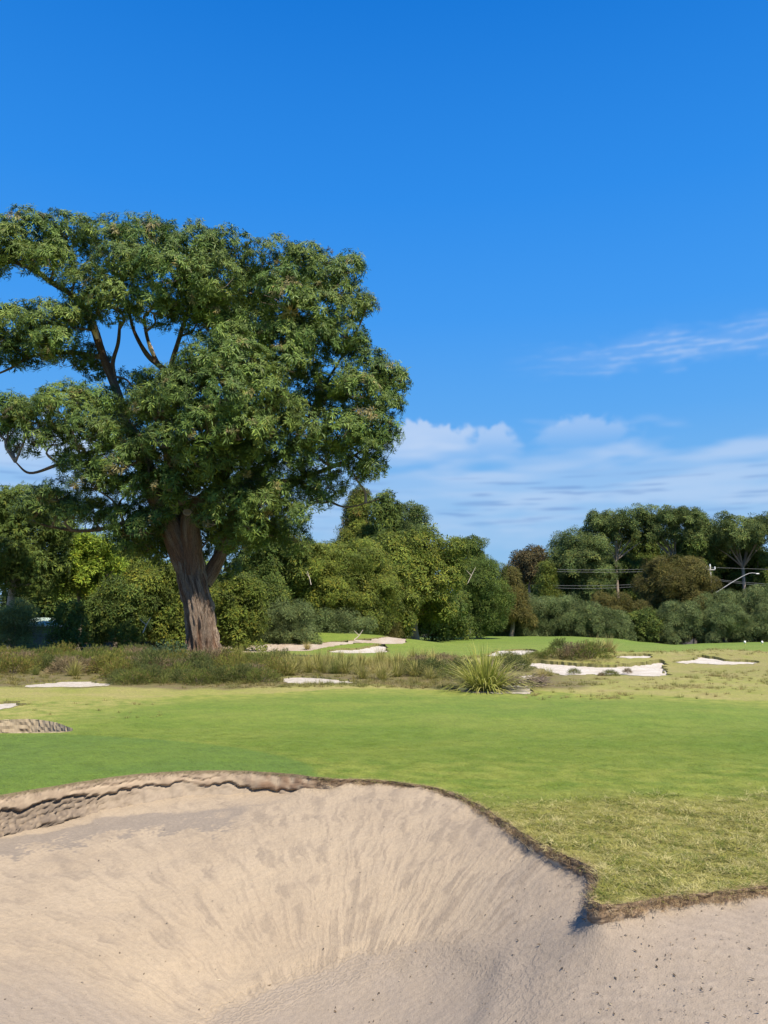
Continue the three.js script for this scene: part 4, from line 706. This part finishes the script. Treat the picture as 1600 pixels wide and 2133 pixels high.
bgTree('brown_bush', 'low bronze bush at the right end of the far bunker', 806, 1300, 1340, 32, 68, { pal: 'brown', spray: 'fine', scale: 1.0, n: 10, shape: 'shrub', category: 'shrub' });
bgTree('crown_tree', 'green flat topped tree above the flag on the skyline', 976, 1102, 1235, 52, 98, { pal: 'mid', scale: 1.3, n: 24, size: 0.26, shape: 'umbrella', bark: lin(0.3, 0.25, 0.2), under: 0.35 });
bgTree('grey_tree', 'sparse grey olive tree with bleached dead limbs behind the flag', 996, 1152, 1318, 66, 92, { pal: 'mid', spray: 'fine', scale: 1.7, n: 22, bark: pale, limbs: 9 });
bgTree('evergreen_shrub', 'leafy green shrub directly behind the flag', 940, 1235, 1330, 40, 86, { pal: 'mid', scale: 1.5, n: 14, shape: 'shrub', category: 'shrub' });
// behind the far green, to the right
bgTree('bronze_tree', 'bronze feathery tree right of the flag below the sky gap', 1062, 1178, 1300, 56, 108, { pal: 'brown', spray: 'needle', scale: 1.7, n: 20, shape: 'cone' });
bgTree('rust_gum', 'dull rust brown gum dome on the skyline right of the sky gap', 1102, 1138, 1215, 44, 142, { pal: 'rust', scale: 2.2, n: 14 });
bgTree('olive_tree', 'yellow olive tree beside the tall dark gum on the right', 1140, 1165, 1280, 36, 122, { pal: 'olive', spray: 'willow', scale: 1.9, n: 14, shape: 'cone' });
bgTree('tall_gum', 'tall dark gum behind the power lines', 1206, 1098, 1290, 64, 150, { pal: 'euc', spray: 'willow', scale: 2.4, n: 26, bark: pale, limbs: 8, density: 0.8 });
bgTree('evergreen_tree', 'evergreen tree under the tall dark gum', 1215, 1160, 1310, 75, 158, { pal: 'mid', scale: 2.8, n: 18, shape: 'shrub' });
bgTree('umbrella_gum', 'umbrella gum with pale limbs, left half of the high canopy', 1285, 1048, 1165, 92, 152, { pal: 'euc', spray: 'leafy', scale: 1.8, n: 30, shape: 'umbrella', bark: pale, limbs: 12, under: 0.3, size: 0.3, density: 0.85 });
bgTree('umbrella_gum', 'umbrella gum crowning the middle of the right skyline', 1402, 1044, 1165, 80, 150, { pal: 'euc', spray: 'leafy', scale: 1.8, n: 30, shape: 'umbrella', bark: pale, limbs: 12, under: 0.3, size: 0.32, density: 0.85 });
bgTree('umbrella_gum', 'umbrella gum at the right edge of the skyline', 1545, 1058, 1180, 100, 148, { pal: 'euc', spray: 'leafy', scale: 1.8, n: 36, shape: 'umbrella', bark: pale, limbs: 12, under: 0.3, size: 0.3, density: 0.85 });
bgTree('olive_tree', 'olive tree filling under the umbrella gums', 1330, 1150, 1300, 60, 156, { pal: 'mid', scale: 2.4, n: 18, shape: 'shrub' });
bgTree('evergreen_tree', 'evergreen tree behind the power pole', 1500, 1120, 1300, 90, 160, { pal: 'mid', scale: 2.6, n: 22, shape: 'shrub' });
bgTree('olive_tree', 'olive tree behind the street lamp at the right edge', 1580, 1130, 1300, 60, 152, { pal: 'mid', scale: 2.3, n: 18, shape: 'shrub' });
bgTree('olive_tree', 'olive tree between the bronze tree and the power pole', 1440, 1110, 1260, 46, 150, { pal: 'mid', scale: 2.2, n: 16, shape: 'shrub' });
bgTree('bronze_tree', 'large bronze brown feathery tree left of the power pole', 1405, 1158, 1335, 84, 121, { pal: 'brown', spray: 'needle', scale: 1.8, n: 34, shape: 'shrub', size: 0.34 });
bgTree('bronze_tree', 'small bronze bush top among the grey green hedge', 1268, 1235, 1330, 42, 117, { pal: 'brown', spray: 'needle', scale: 1.6, n: 16, shape: 'shrub' });
bgTree('evergreen_tree', 'evergreen tree closing the gap under the left umbrella gum', 1255, 1112, 1290, 70, 166, { pal: 'mid', scale: 2.4, n: 16, shape: 'shrub' });
bgTree('evergreen_tree', 'evergreen tree closing the gap between the two umbrella gums', 1352, 1105, 1290, 66, 166, { pal: 'mid', scale: 2.4, n: 16, shape: 'shrub' });
bgTree('olive_tree', 'olive tree closing the gap left of the tall dark gum', 1120, 1172, 1300, 55, 150, { pal: 'mid', scale: 2.2, n: 14, shape: 'shrub' });
const hedge = [['bright green lower bush right of the flag', 1002, 1258, 40, 110, 'mid'], ['grey green shrub first in the hedge behind the far green', 1090, 1240, 56, 113, 'grey'], ['grey green shrub second in the hedge behind the far green', 1160, 1244, 54, 114, 'grey'], ['grey green shrub in the hedge below the power lines', 1222, 1256, 46, 112, 'grey'], ['small grey green shrub left of the dark hollow', 1272, 1272, 40, 111, 'grey'], ['grey green shrub just right of the dark hollow', 1415, 1252, 50, 115, 'grey'], ['tall grey green shrub below the leaning lamp arm', 1490, 1232, 58, 117, 'grey'], ['pale grey green shrub jutting forward near the two tee markers', 1512, 1262, 50, 112.5, 'grey'], ['tall grey green shrub at the right edge of the hedge', 1582, 1226, 60, 116, 'grey'], ['front grey green shrub at the right edge by the tee markers', 1600, 1258, 52, 112.5, 'grey'], ['green shrub in the hollow of the hedge', 1345, 1275, 54, 116, 'mid'], ['grey green shrub between flag and hedge', 1048, 1262, 40, 111, 'grey']];
for (const [label, cx, top, hw, d, pal] of hedge) bgTree('hedge_shrub', label, cx, top, 1338, hw, d, { pal, spray: pal === 'grey' ? 'fine' : 'leafy', scale: 1.5, n: 20, shape: 'shrub', category: 'shrub', group: 'shrubs of the hedge behind the far green', under: 0.35 });
console.log('bg sprays', sprayTotal);

// a far wood closing the view
{
  const r = rngOf(301), lobes = []; for (let x = -230; x < 150; x += 5.5) { const d = 190 + rand(-12, 12, r), h = rand(4.5, 8, r); lobes.push({ c: V(x, h * 0.45 - 1.5, -d), r: V(4.8, h * 0.6, 4) }); }
  tag(copies('far_wood', SPRAY.leafy[0], M.treeLeaf, foliage(lobes, { col: PAL.mid[0], col2: PAL.mid[1], scale: 3.4, density: 0.5, seed: 302 }), scene, true), 'low woodland far behind all the trees', 'woodland');
}

// dead bleached limbs that show against the leaves
function deadLimb(label, pts, d, wpx) {
  const c0 = at(pts[0][0], pts[0][1], d), t = thing('dead_limb', label, 'branch', c0, 'bleached dead limbs among the trees'), g = new GB(true), col = lin(0.62, 0.52, 0.44);
  const P3 = pts.map(([x, y]) => at(x, y, d).sub(c0)), n = pts.length * 3; g.tube(curve(P3, n), Array.from({ length: n + 1 }, (_, i) => wpx * d / FOCAL / 2 * lerp(1, 0.4, i / n)), 7, col);
  const k = Math.floor(P3.length / 2), q = P3[k], s = P3[k + 1].clone().sub(q); g.tube(curve([q, q.clone().add(V(s.x * -0.3 - s.y * 0.6, s.y * 0.5 + Math.abs(s.x) * 0.5, 0.2))], 4), Array.from({ length: 5 }, (_, i) => wpx * d / FOCAL / 2 * lerp(0.6, 0.3, i / 4)), 6, col);
  part('branch', g.geo(), M.twig, t);
}
deadLimb('white dead limb among the olive wattles right of the great trunk', [[648, 1218], [645, 1204], [640, 1190]], 60.5, 1.8);
deadLimb('bleached dead limb in the sparse tree behind the flag', [[974, 1216], [982, 1199], [991, 1181]], 87.5, 1.6);
deadLimb('bleached leaning limb at the foot of the tea trees left of the trunk', [[298, 1318], [305, 1302], [314, 1286]], 41.5, 2.6);
deadLimb('thin grey limb under the grey shrub by the far bunker', [[738, 1333], [748, 1324], [756, 1312]], 57, 2.4);

// ------------------------------------------------------------------ heath: low bushes, tussocks, strap leaved clumps
function heathGeo(seed, w, h, n, c1, c2, c3) {
  const g = new GB(true), r = rngOf(seed), c = new THREE.Color();
  for (let k = 0; k < n; k++) {
    const a = r() * 6.28, el = Math.asin(rand(0.02, 1, r)), rr = Math.pow(rand(0.25, 1, r), 0.45), wob = 1 + 0.28 * n3(Math.cos(a) * 1.6 + seed, el * 2, Math.sin(a) * 1.6);
    const b = dirOf(a, el).multiply(V(w * rr * wob, h * rr * wob, w * rr * wob)); b.y = Math.max(0.01, b.y);
    const d = dirOf(a + rand(-0.7, 0.7, r), clamp(el + rand(-0.3, 0.9, r), -0.2, 1.5)); c.copy(c1).lerp(c2, r()); if (r() < 0.16) c.copy(c3); c.multiplyScalar(rand(0.8, 1.2, r));
    const L = rand(0.07, 0.17, r), side = V(rand(-1, 1, r), rand(-1, 1, r), rand(-1, 1, r)).cross(d).normalize();
    g.leaf(b, d, side, L, 0.016, 0.1, c); for (const s of [-1, 1]) g.leaf(b.clone().addScaledVector(d, L * 0.4), d.clone().addScaledVector(side, s * 0.8).normalize(), V(0, 1, 0).cross(d).normalize(), L * 0.5, 0.014, 0.1, c);
  }
  return g.geo();
}
function stemGeo(seed, w, h) { const g = new GB(true), r = rngOf(seed); for (let k = 0; k < 9; k++) { const e = dirOf(r() * 6.28, rand(0.4, 1.4, r)).multiply(V(w * 0.8, h * 0.85, w * 0.8)); g.tube(curve([V(0, -0.04, 0), e.clone().multiplyScalar(0.5).add(V(rand(-0.05, 0.05, r), 0, rand(-0.05, 0.05, r))), e], 4), [0.014, 0.011, 0.009, 0.006, 0.004], 5, lin(0.16, 0.12, 0.09)); } return g.geo(); }
function tussockGeo(seed, n, len, wid, c1, c2, tip, lean = 1, spread = 0.1, elMin = 0.5) {
  const g = new GB(true), r = rngOf(seed), a1 = new THREE.Color(), a2 = new THREE.Color();
  for (let k = 0; k < n; k++) { const a = r() * 6.28, el = rand(elMin, 1.52, r), d = dirOf(a, el), b = V(Math.cos(a) * spread * r(), -0.02, Math.sin(a) * spread * r()); a1.copy(c1).lerp(c2, r()).multiplyScalar(rand(0.75, 1.15, r)); a2.copy(a1).lerp(tip, rand(0.1, 0.95, r)); if (r() < 0.2) { a1.copy(tip).multiplyScalar(rand(0.6, 1, r)); a2.copy(a1); } g.ribbon(b, d, V(-d.z, 0, d.x).normalize(), len * rand(0.55, 1.1, r), wid, rand(0.4, 1.6, r) * lean, 5, a1, a2); }
  return g.geo();
}
const straw = lin(0.52, 0.44, 0.17);
const HEATH = [
  { f: heathGeo(401, 0.62, 0.55, 1500, lin(0.15, 0.165, 0.032), lin(0.25, 0.245, 0.048), lin(0.3, 0.2, 0.07)), s: stemGeo(411, 0.6, 0.5), word: 'bronze green' },
  { f: heathGeo(402, 0.7, 0.48, 1500, lin(0.115, 0.15, 0.03), lin(0.2, 0.225, 0.046), lin(0.26, 0.2, 0.07)), s: stemGeo(412, 0.6, 0.45), word: 'olive' },
  { f: heathGeo(403, 0.55, 0.5, 1300, lin(0.2, 0.155, 0.085), lin(0.29, 0.225, 0.12), lin(0.38, 0.29, 0.16)), s: stemGeo(413, 0.5, 0.45), word: 'greyish brown' },
  { f: heathGeo(404, 0.6, 0.6, 1500, lin(0.085, 0.11, 0.03), lin(0.14, 0.165, 0.045), lin(0.2, 0.2, 0.06)), s: stemGeo(414, 0.55, 0.5), word: 'dark green' },
];
const TUSS = [
  { f: tussockGeo(421, 200, 0.62, 0.013, lin(0.19, 0.215, 0.04), lin(0.31, 0.32, 0.07), straw), word: 'yellow green' },
  { f: tussockGeo(422, 200, 0.55, 0.011, lin(0.35, 0.3, 0.11), lin(0.46, 0.39, 0.16), straw), word: 'straw yellow' },
  { f: tussockGeo(423, 220, 0.5, 0.01, lin(0.11, 0.16, 0.03), lin(0.19, 0.24, 0.045), lin(0.32, 0.31, 0.1)), word: 'fresh green' },
];
const ORD = ['first', 'second', 'third', 'fourth', 'fifth', 'sixth', 'seventh', 'eighth', 'ninth', 'tenth', 'eleventh', 'twelfth', 'thirteenth', 'fourteenth', 'fifteenth', 'sixteenth', 'seventeenth', 'eighteenth', 'nineteenth', 'twentieth'], tally = {};
const nth = (key) => { tally[key] = (tally[key] ?? -1) + 1; return ORD[tally[key]] ?? 'further'; };
const ROWS = ['back', 'second', 'third', 'front'];
const spot = (px, py) => { const p = onGround(px, py); return V(p.x, H(p.x, p.z), p.z); };
function bush(k, px, py, s, label, group, hScale = 1) {
  const t = thing('heath_bush', label, 'bush', spot(px, py), group); part('stems', HEATH[k].s, M.twig, t); part('foliage', HEATH[k].f, M.blades, t);
  t.rotation.y = rng() * 6.28; t.scale.set(s * rand(0.9, 1.2), s * hScale, s * rand(0.9, 1.2)); return t;
}
function tussock(k, px, py, s, label, group) { const t = tag(new THREE.Mesh(TUSS[k].f, M.blades), label, 'tussock', group); t.name = numbered('grass_tussock'); t.castShadow = t.receiveShadow = true; t.position.copy(spot(px, py)); t.rotation.y = rng() * 6.28; t.scale.setScalar(s); scene.add(t); return t; }
{
  const r = rngOf(431);
  // rows of heath from the left edge past the great trunk, back to front
  const rowsL = [[1376, 0.95, 30], [1388, 0.95, 34], [1400, 0.9, 38], [1412, 0.8, 42]];
  rowsL.forEach(([py, s, step], i) => {
    for (let px = -30 + i * 9; px < 600 - i * 6; px += step * rand(0.8, 1.25, r)) {
      if (py > 1408 && px < 235) continue;
      if (py < 1380 && px > 380) continue;
      const k = [0, 0, 1, 2, 1, 3][Math.floor(r() * 6)];
      bush(k, px, py + rand(-4, 4, r), s * rand(0.75, 1.15, r), `${nth('l' + i + k)} ${HEATH[k].word} heath bush from the left in the ${ROWS[i]} row by the great trunk`, `${HEATH[k].word} heath bushes ${px < 380 ? 'left of' : 'in front of'} the great trunk`);
    }
  });
  for (let px = 250; px < 570; px += 33) bush(px % 2 ? 1 : 3, px, 1422 + rand(-3, 3, r), rand(0.55, 0.75, r), `${nth('edge')} low heath bush from the left along the fairway edge before the great trunk`, 'front heath bushes along the fairway edge');
  bush(3, 410, 1404, 1.05, 'dark green heath bush at the foot of the great trunk'); bush(3, 318, 1408, 1.15, 'largest dark green heath bush left of the trunk foot');
  // tussocks from the trunk to the big strap leaved clump
  for (const [i, [py, s, step]] of [[1380, 0.95, 22], [1392, 1.0, 22], [1404, 0.95, 24], [1413, 0.8, 34]].entries()) for (let px = py < 1385 ? 470 : 575; px < 955; px += step * rand(0.7, 1.3, r)) {
    if (py > 1410 && px < 745) continue;
    if (px > 820 && r() < 0.35) { bush([3, 1, 2][Math.floor(r() * 3)], px, py, s * rand(0.6, 0.85, r), `${nth('m' + i)} low heath bush from the left among ${ROWS[i]} row tussocks near the strap leaved clump`, 'heath bushes left of the strap leaved clump'); continue; }
    const k = r() < 0.5 ? 0 : r() < 0.7 ? 1 : 2; tussock(k, px, py + rand(-4, 4, r), s * rand(0.8, 1.25, r), `${nth('t' + i + k)} ${TUSS[k].word} tussock from the left in the ${ROWS[i]} row of the middle heath`, `${TUSS[k].word} tussocks of the middle heath`);
  }
  for (let px = 20; px < 470; px += 27) { const py = rand(1384, 1424, r); if (py > 1412 && px < 240) continue; const k = r() < 0.45 ? 2 : r() < 0.6 ? 0 : 1; tussock(k, px, py, rand(0.6, 0.95, r), `${nth('u' + k)} ${TUSS[k].word} tussock from the left among the heath bushes beside the trunk`, `${TUSS[k].word} tussocks of the left heath`); }
  for (const [px, py, s, k, l] of [[280, 1424, 0.95, 2, 'fresh green tussock at the fairway edge left of the trunk'], [215, 1362, 1.1, 2, 'fresh green tussock standing above the left heath'], [500, 1372, 1.15, 0, 'yellow green tussock right of the trunk foot'], [640, 1352, 1.3, 1, 'straw tussock growing on the face of the far bunker'], [1100, 1385, 0.9, 0, 'yellow green tussock behind the strap leaved clump'], [1148, 1352, 0.8, 2, 'small green tussock left of the round green bush'], [1240, 1362, 1.5, 1, 'straw tussock on the bank above the white bunker'], [1268, 1358, 1.4, 1, 'second straw tussock on the bank above the white bunker'], [1215, 1366, 1.1, 1, 'short straw tussock beside the round green bush'], [1130, 1412, 0.75, 1, 'dry straw tussock right of the dead brushwood'], [1145, 1408, 0.5, 0, 'yellow green tussock at the lower lip of the white bunker']]) tussock(k, px, py, s, l);
  for (const [px, py, s, k, l, h] of [[1165, 1356, 1.05, 3, 'round dark green bush alone before the far green', 1.2], [1195, 1372, 1.0, 2, 'greyish brown bush under the round green bush', 1], [1228, 1372, 1.1, 1, 'olive bush on the bank above the white bunker', 1], [1150, 1370, 0.8, 1, 'low olive bush between two white bunkers', 0.8], [1075, 1398, 0.8, 3, 'dark green bush behind the strap leaved clump', 1], [1115, 1372, 0.7, 1, 'low olive bush right of the small white bunker', 0.7], [1060, 1376, 0.7, 1, 'low olive bush below the small white bunker', 0.8], [960, 1402, 0.8, 3, 'dark green bush left of the strap leaved clump', 0.9], [905, 1408, 0.9, 3, 'broad dark green bush in the tussocks before the flag', 0.8], [870, 1404, 0.8, 1, 'olive bush in the tussocks before the far bunker', 0.8]]) bush(k, px, py, s, l, undefined, h);
  for (let px = 1196; px < 1330; px += rand(18, 60, r)) bush(r() < 0.5 ? 2 : 1, px, 1406 + rand(-6, 5, r), rand(0.14, 0.34, r), `${nth('v')} tiny scrubby bush from the left along the white bunker lip`, 'tiny bushes at the lip of the white bunker');
  // broad leaved shrub at the trunk foot
  const gs = thing('blue_shrub', 'blue green leafy shrub at the left foot of the great trunk', 'shrub', spot(352, 1384)); part('stems', HEATH[3].s, M.twig, gs);
  { const g = new GB(true), q = rngOf(433); for (let k = 0; k < 900; k++) { const dd = dirOf(q() * 6.28, Math.asin(rand(0, 1, q))), b = dd.clone().multiply(V(0.95, 0.85, 0.8)).multiplyScalar(Math.sqrt(rand(0.15, 1, q))), d = dirOf(q() * 6.28, rand(0.1, 1.3, q)); g.leaf(b, d, V(rand(-1, 1, q), rand(-1, 1, q), rand(-1, 1, q)).cross(d).normalize(), rand(0.08, 0.15, q), 0.04, 0.3, lin(0.075, 0.125, 0.06).multiplyScalar(rand(0.7, 1.4, q))); } part('foliage', g.geo(), M.blades, gs); }
  // the big strap leaved clump
  const lg = tussockGeo(441, 640, 1.12, 0.02, lin(0.2, 0.25, 0.036), lin(0.31, 0.34, 0.055), lin(0.5, 0.47, 0.14), 1.5, 0.3, 0.25), lm = thing('strap_leaf_clump', 'big arching strap leaved clump on white sand beside the fairway', 'plant', spot(1010, 1436)); part('leaves', lg, M.blades, lm); lm.scale.set(1.35, 0.98, 1.25);
  // dead brushwood
  const db = thing('dead_brushwood', 'low heap of grey dead brushwood on white sand right of the strap leaved clump', 'brushwood', spot(1092, 1430)); const g = new GB(true), q = rngOf(451);
  for (let k = 0; k < 260; k++) { const d = dirOf(rand(-0.6, 0.9, q) + (q() < 0.5 ? 3.14 : 0), rand(-0.05, 0.6, q)), b = V(rand(-0.5, 0.45, q), rand(0, 0.16, q), rand(-0.25, 0.25, q)); g.tube(curve([b, b.clone().addScaledVector(d, 0.15).add(V(0, rand(-0.03, 0.05, q), 0)), b.clone().addScaledVector(d, rand(0.2, 0.4, q))], 3), [0.008, 0.007, 0.005, 0.003], 4, lin(0.2, 0.155, 0.12).multiplyScalar(rand(0.6, 1.5, q))); } part('sticks', g.geo(), M.twig, db);
}
{ // dry grass of the rough, uncountable
  const r = rngOf(461), items = [], q = new THREE.Quaternion(), tg = tussockGeo(462, 36, 0.2, 0.008, lin(1, 1, 1), lin(0.9, 0.9, 0.85), lin(1, 0.95, 0.8), 1.2, 0.12), c = new THREE.Color();
  const scat = (n, x0, x1, d0, d1, dens, col, s0, s1) => { for (let k = 0; k < n; k++) { const d = rand(d0, d1, r), x = rand(x0, x1, r) * d, z = -d; if (farAt(x, z)[0] < 0.08 || smallPit(x, z) < 0.1) continue; if (x > 3.5 && d > 22 && d < 29 && (farAt(x, z - 0.7)[0] < 0.3 || farAt(x, z - 1.5)[0] < 0.3)) continue; const a = dens(x, d); if (r() > a) continue; col(c, x, d); q.setFromAxisAngle(UP, r() * 6.28); const s = rand(s0, s1, r); items.push({ m: new THREE.Matrix4().compose(V(x, H(x, z), z), q, V(s, s * rand(0.5, 1, r), s)), c: c.clone().multiplyScalar(rand(0.75, 1.2, r)) }); } };
  const dry = (c2, x, d) => c2.copy(lin(0.36, 0.3, 0.14)).lerp(lin(0.22, 0.245, 0.065), clamp(0.4 + fbm(x * 0.6, d * 0.6, 3) + (rand(-0.3, 0.3, r)), 0, 1));
  scat(2600, 0.18, 0.54, 16.2, 27, (x, d) => clamp(0.1 + 0.9 * ss(0, 0.5, fbm(x * 0.4 + 3, d * 0.4, 3)) + 0.3 * ss(22, 24, d), 0, 1), dry, 0.3, 0.8);
  scat(1500, -0.54, 0.2, 18.8, 21, (x, d) => 1 - ss(0.5, 1.6, Math.abs(d - fairwayEdge(x) - 1.2)), dry, 0.3, 0.85);
  scat(900, 0.05, 0.54, 29.5, 36, () => 0.8, dry, 0.4, 0.9);
  scat(2000, -0.56, 0.12, 19.4, 33, (x, d) => heathBand(x, d), (c2, x, d) => c2.copy(lin(0.29, 0.25, 0.085)).lerp(lin(0.18, 0.19, 0.045), r()), 0.5, 1.15);
  scat(500, -0.56, -0.28, 13, 16, (x, d) => 0.4 * ss(0.1, 0.5, fbm(x * 0.6, d, 3)), dry, 0.25, 0.5);
  tag(copies('dry_grass', tg, M.blades, items, scene, true), 'thin dry grass of the rough around heath and far bunkers', 'grass');
}

// ------------------------------------------------------------------ flag, tee markers, shed, power pole, lamp, wires
{
  const white = new THREE.MeshStandardMaterial({ name: 'white paint', color: lin(0.82, 0.8, 0.74), roughness: 0.6 }), yellow = new THREE.MeshStandardMaterial({ name: 'yellow paint', color: lin(0.75, 0.55, 0.12), roughness: 0.5 }), cloth = new THREE.MeshStandardMaterial({ name: 'flag cloth', color: lin(0.86, 0.86, 0.84), roughness: 0.9, side: THREE.DoubleSide });
  const fp = spot(942, 1331), flag = thing('golf_flag', 'white golf flag hanging limp on a yellowish pole on the far green', 'flag', fp), hgt = 37 / FOCAL * -fp.z;
  part('pole', new THREE.CylinderGeometry(0.022, 0.03, hgt, 10).translate(0, hgt / 2, 0), yellow, flag);
  const g = new GB(false), id = []; for (let j = 0; j <= 12; j++) for (let i = 0; i <= 8; i++) { const u = i / 8, v = j / 12, w = 0.07 + 0.3 * Math.sin(v * 2.4) * 0.8; id.push(g.v(V(-0.01 - u * w * (0.9), hgt - 0.02 - v * 0.95 - u * 0.06, 0.09 * Math.sin(u * 9 + v * 2) * u), V(0, 0, 1))); }
  for (let j = 0; j < 12; j++) for (let i = 0; i < 8; i++) { const a = j * 9 + i; g.i.push(a, a + 9, a + 1, a + 1, a + 9, a + 10); }
  part('cloth', g.geo(true), cloth, flag);
  for (const [px, l] of [[1552, 'white tee marker further from the right edge, on the far green'], [1588, 'white tee marker nearest the right edge, on the far green']]) { const p = spot(px, 1343), t = thing('tee_marker', l, 'tee marker', p, 'white tee markers'); part('ball', new THREE.SphereGeometry(0.12, 16, 12).scale(1, 1.35, 1).translate(0, 0.27, 0), white, t); part('peg', new THREE.CylinderGeometry(0.05, 0.04, 0.2, 8).translate(0, 0.05, 0), yellow, t); }
  // shed with a pale green roof
  const roofM = new THREE.MeshStandardMaterial({ name: 'pale roof sheet', color: lin(0.46, 0.56, 0.46), roughness: 0.5, metalness: 0.1 }), wallM = new THREE.MeshStandardMaterial({ name: 'shed wall', color: lin(0.12, 0.13, 0.11), roughness: 0.9 });
  const sp = at(100, 1330, 50), shed = thing('garden_shed', 'small shed with pale green metal roof glimpsed between shrubs at left', 'shed', V(sp.x, H(sp.x, -50), -50)), ty = at(100, 1303, 50).y - shed.position.y;
  part('wall', new THREE.BoxGeometry(3.0, ty - 0.02, 2.6).translate(0, (ty - 0.02) / 2, 0), wallM, shed);
  for (let k = 0; k < 9; k++) { const s = part('roof_sheet', new THREE.BoxGeometry(0.365, 0.03, 3.1).rotateX(0.16).translate(-1.5 + k * 0.375, ty + 0.24 + (k % 2) * 0.004, 0), roofM, shed); s.castShadow = true; }
  part('gutter', new THREE.BoxGeometry(3.45, 0.09, 0.1).translate(0, ty - 0.0, 1.6), white, shed);
  // power pole
  const wood = new THREE.MeshStandardMaterial({ name: 'grey pole wood', color: lin(0.5, 0.47, 0.43), roughness: 0.85 }), metal = new THREE.MeshStandardMaterial({ name: 'galvanised steel', color: lin(0.6, 0.62, 0.64), roughness: 0.45, metalness: 0.4 }), ins = new THREE.MeshStandardMaterial({ name: 'insulator', color: lin(0.8, 0.8, 0.78), roughness: 0.3 });
  const PD = 132, pp = at(1482, 1230, PD), pole = thing('power_pole', 'grey power pole with short crossarm and white insulators behind the hedge', 'power pole', V(pp.x, H(pp.x, -PD), -PD)), pt = at(1482, 1180, PD).y - pole.position.y;
  part('post', new THREE.CylinderGeometry(0.13, 0.2, pt, 10).translate(0, pt / 2, 0), wood, pole);
  part('crossarm', new THREE.BoxGeometry(1.5, 0.16, 0.14).translate(0, pt - 0.55, 0.2), wood, pole);
  for (const x of [-0.72, 0.72]) part('insulator', new THREE.CylinderGeometry(0.09, 0.12, 0.45, 10).translate(x, pt - 0.25, 0.2), ins, pole);
  part('insulator', new THREE.CylinderGeometry(0.11, 0.13, 0.4, 10).translate(0, pt + 0.2, 0), ins, pole);
  const lamp = thing('street_lamp', 'street lamp with long leaning arm above the hedge at right', 'street lamp', V(at(1478, 1240, 128).x, H(47, -128), -128)), lo = lamp.position, A = (x, y) => at(x, y, 128).sub(lo);
  const lt = new GB(true), gcol = lin(0.45, 0.45, 0.44); lt.tube(curve([V(0, -0.1, 0), A(1478, 1242)], 6), Array(7).fill(0.09), 10, gcol); part('post', lt.geo(), M.twig, lamp);
  const la = new GB(true); la.tube(curve([A(1478, 1243), A(1500, 1229), A(1530, 1210), A(1556, 1196), A(1564, 1193.5), A(1574, 1194)], 16), Array.from({ length: 17 }, (_, i) => lerp(0.065, 0.042, i / 16)), 10, gcol); part('arm', la.geo(), M.twig, lamp);
  const hd = A(1578, 1195.2); part('lamp_head', new THREE.SphereGeometry(0.3, 14, 10).scale(1.1, 0.35, 0.6).translate(hd.x, hd.y, hd.z), ins, lamp);
  const wireM = new THREE.MeshStandardMaterial({ name: 'wire', color: lin(0.17, 0.18, 0.19), roughness: 0.5 });
  [['upper of the two high wires crossing the dark gum', [[1148, 1186], [1240, 1187], [1330, 1186], [1480, 1183]]], ['lower of the two high wires crossing the dark gum', [[1148, 1190.5], [1240, 1192], [1330, 1191], [1480, 1186]]], ['upper of the two low wires crossing the dark gum', [[1112, 1219], [1220, 1220], [1310, 1218], [1480, 1208]]], ['lower of the two low wires crossing the dark gum', [[1112, 1223], [1220, 1226], [1310, 1223], [1480, 1210]]], ['high wire running right from the power pole', [[1482, 1182], [1540, 1184], [1640, 1187]]], ['low wire from the power pole to the right edge', [[1488, 1206], [1540, 1212], [1650, 1220]]], ['lowest wire from the power pole to the right edge', [[1488, 1208], [1540, 1215], [1650, 1225]]]].forEach(([l, pts]) => {
    const c0 = at(pts[0][0], pts[0][1], PD), t = thing('power_line', l, 'wire', c0, 'power lines'), g2 = new GB(true); g2.tube(curve(pts.map(([x, y]) => at(x, y, PD).sub(c0)), 24), Array(25).fill(0.022), 5, lin(1, 1, 1)); part('wire', g2.geo(), wireM, t);
  });
}

const renderer = new THREE.WebGLRenderer({ antialias: true });
renderer.setSize(768, 1024);
renderer.shadowMap.enabled = true; renderer.shadowMap.type = THREE.PCFSoftShadowMap;
renderer.toneMapping = THREE.LinearToneMapping; renderer.toneMappingExposure = EXPOSURE;
renderer.render(scene, camera);
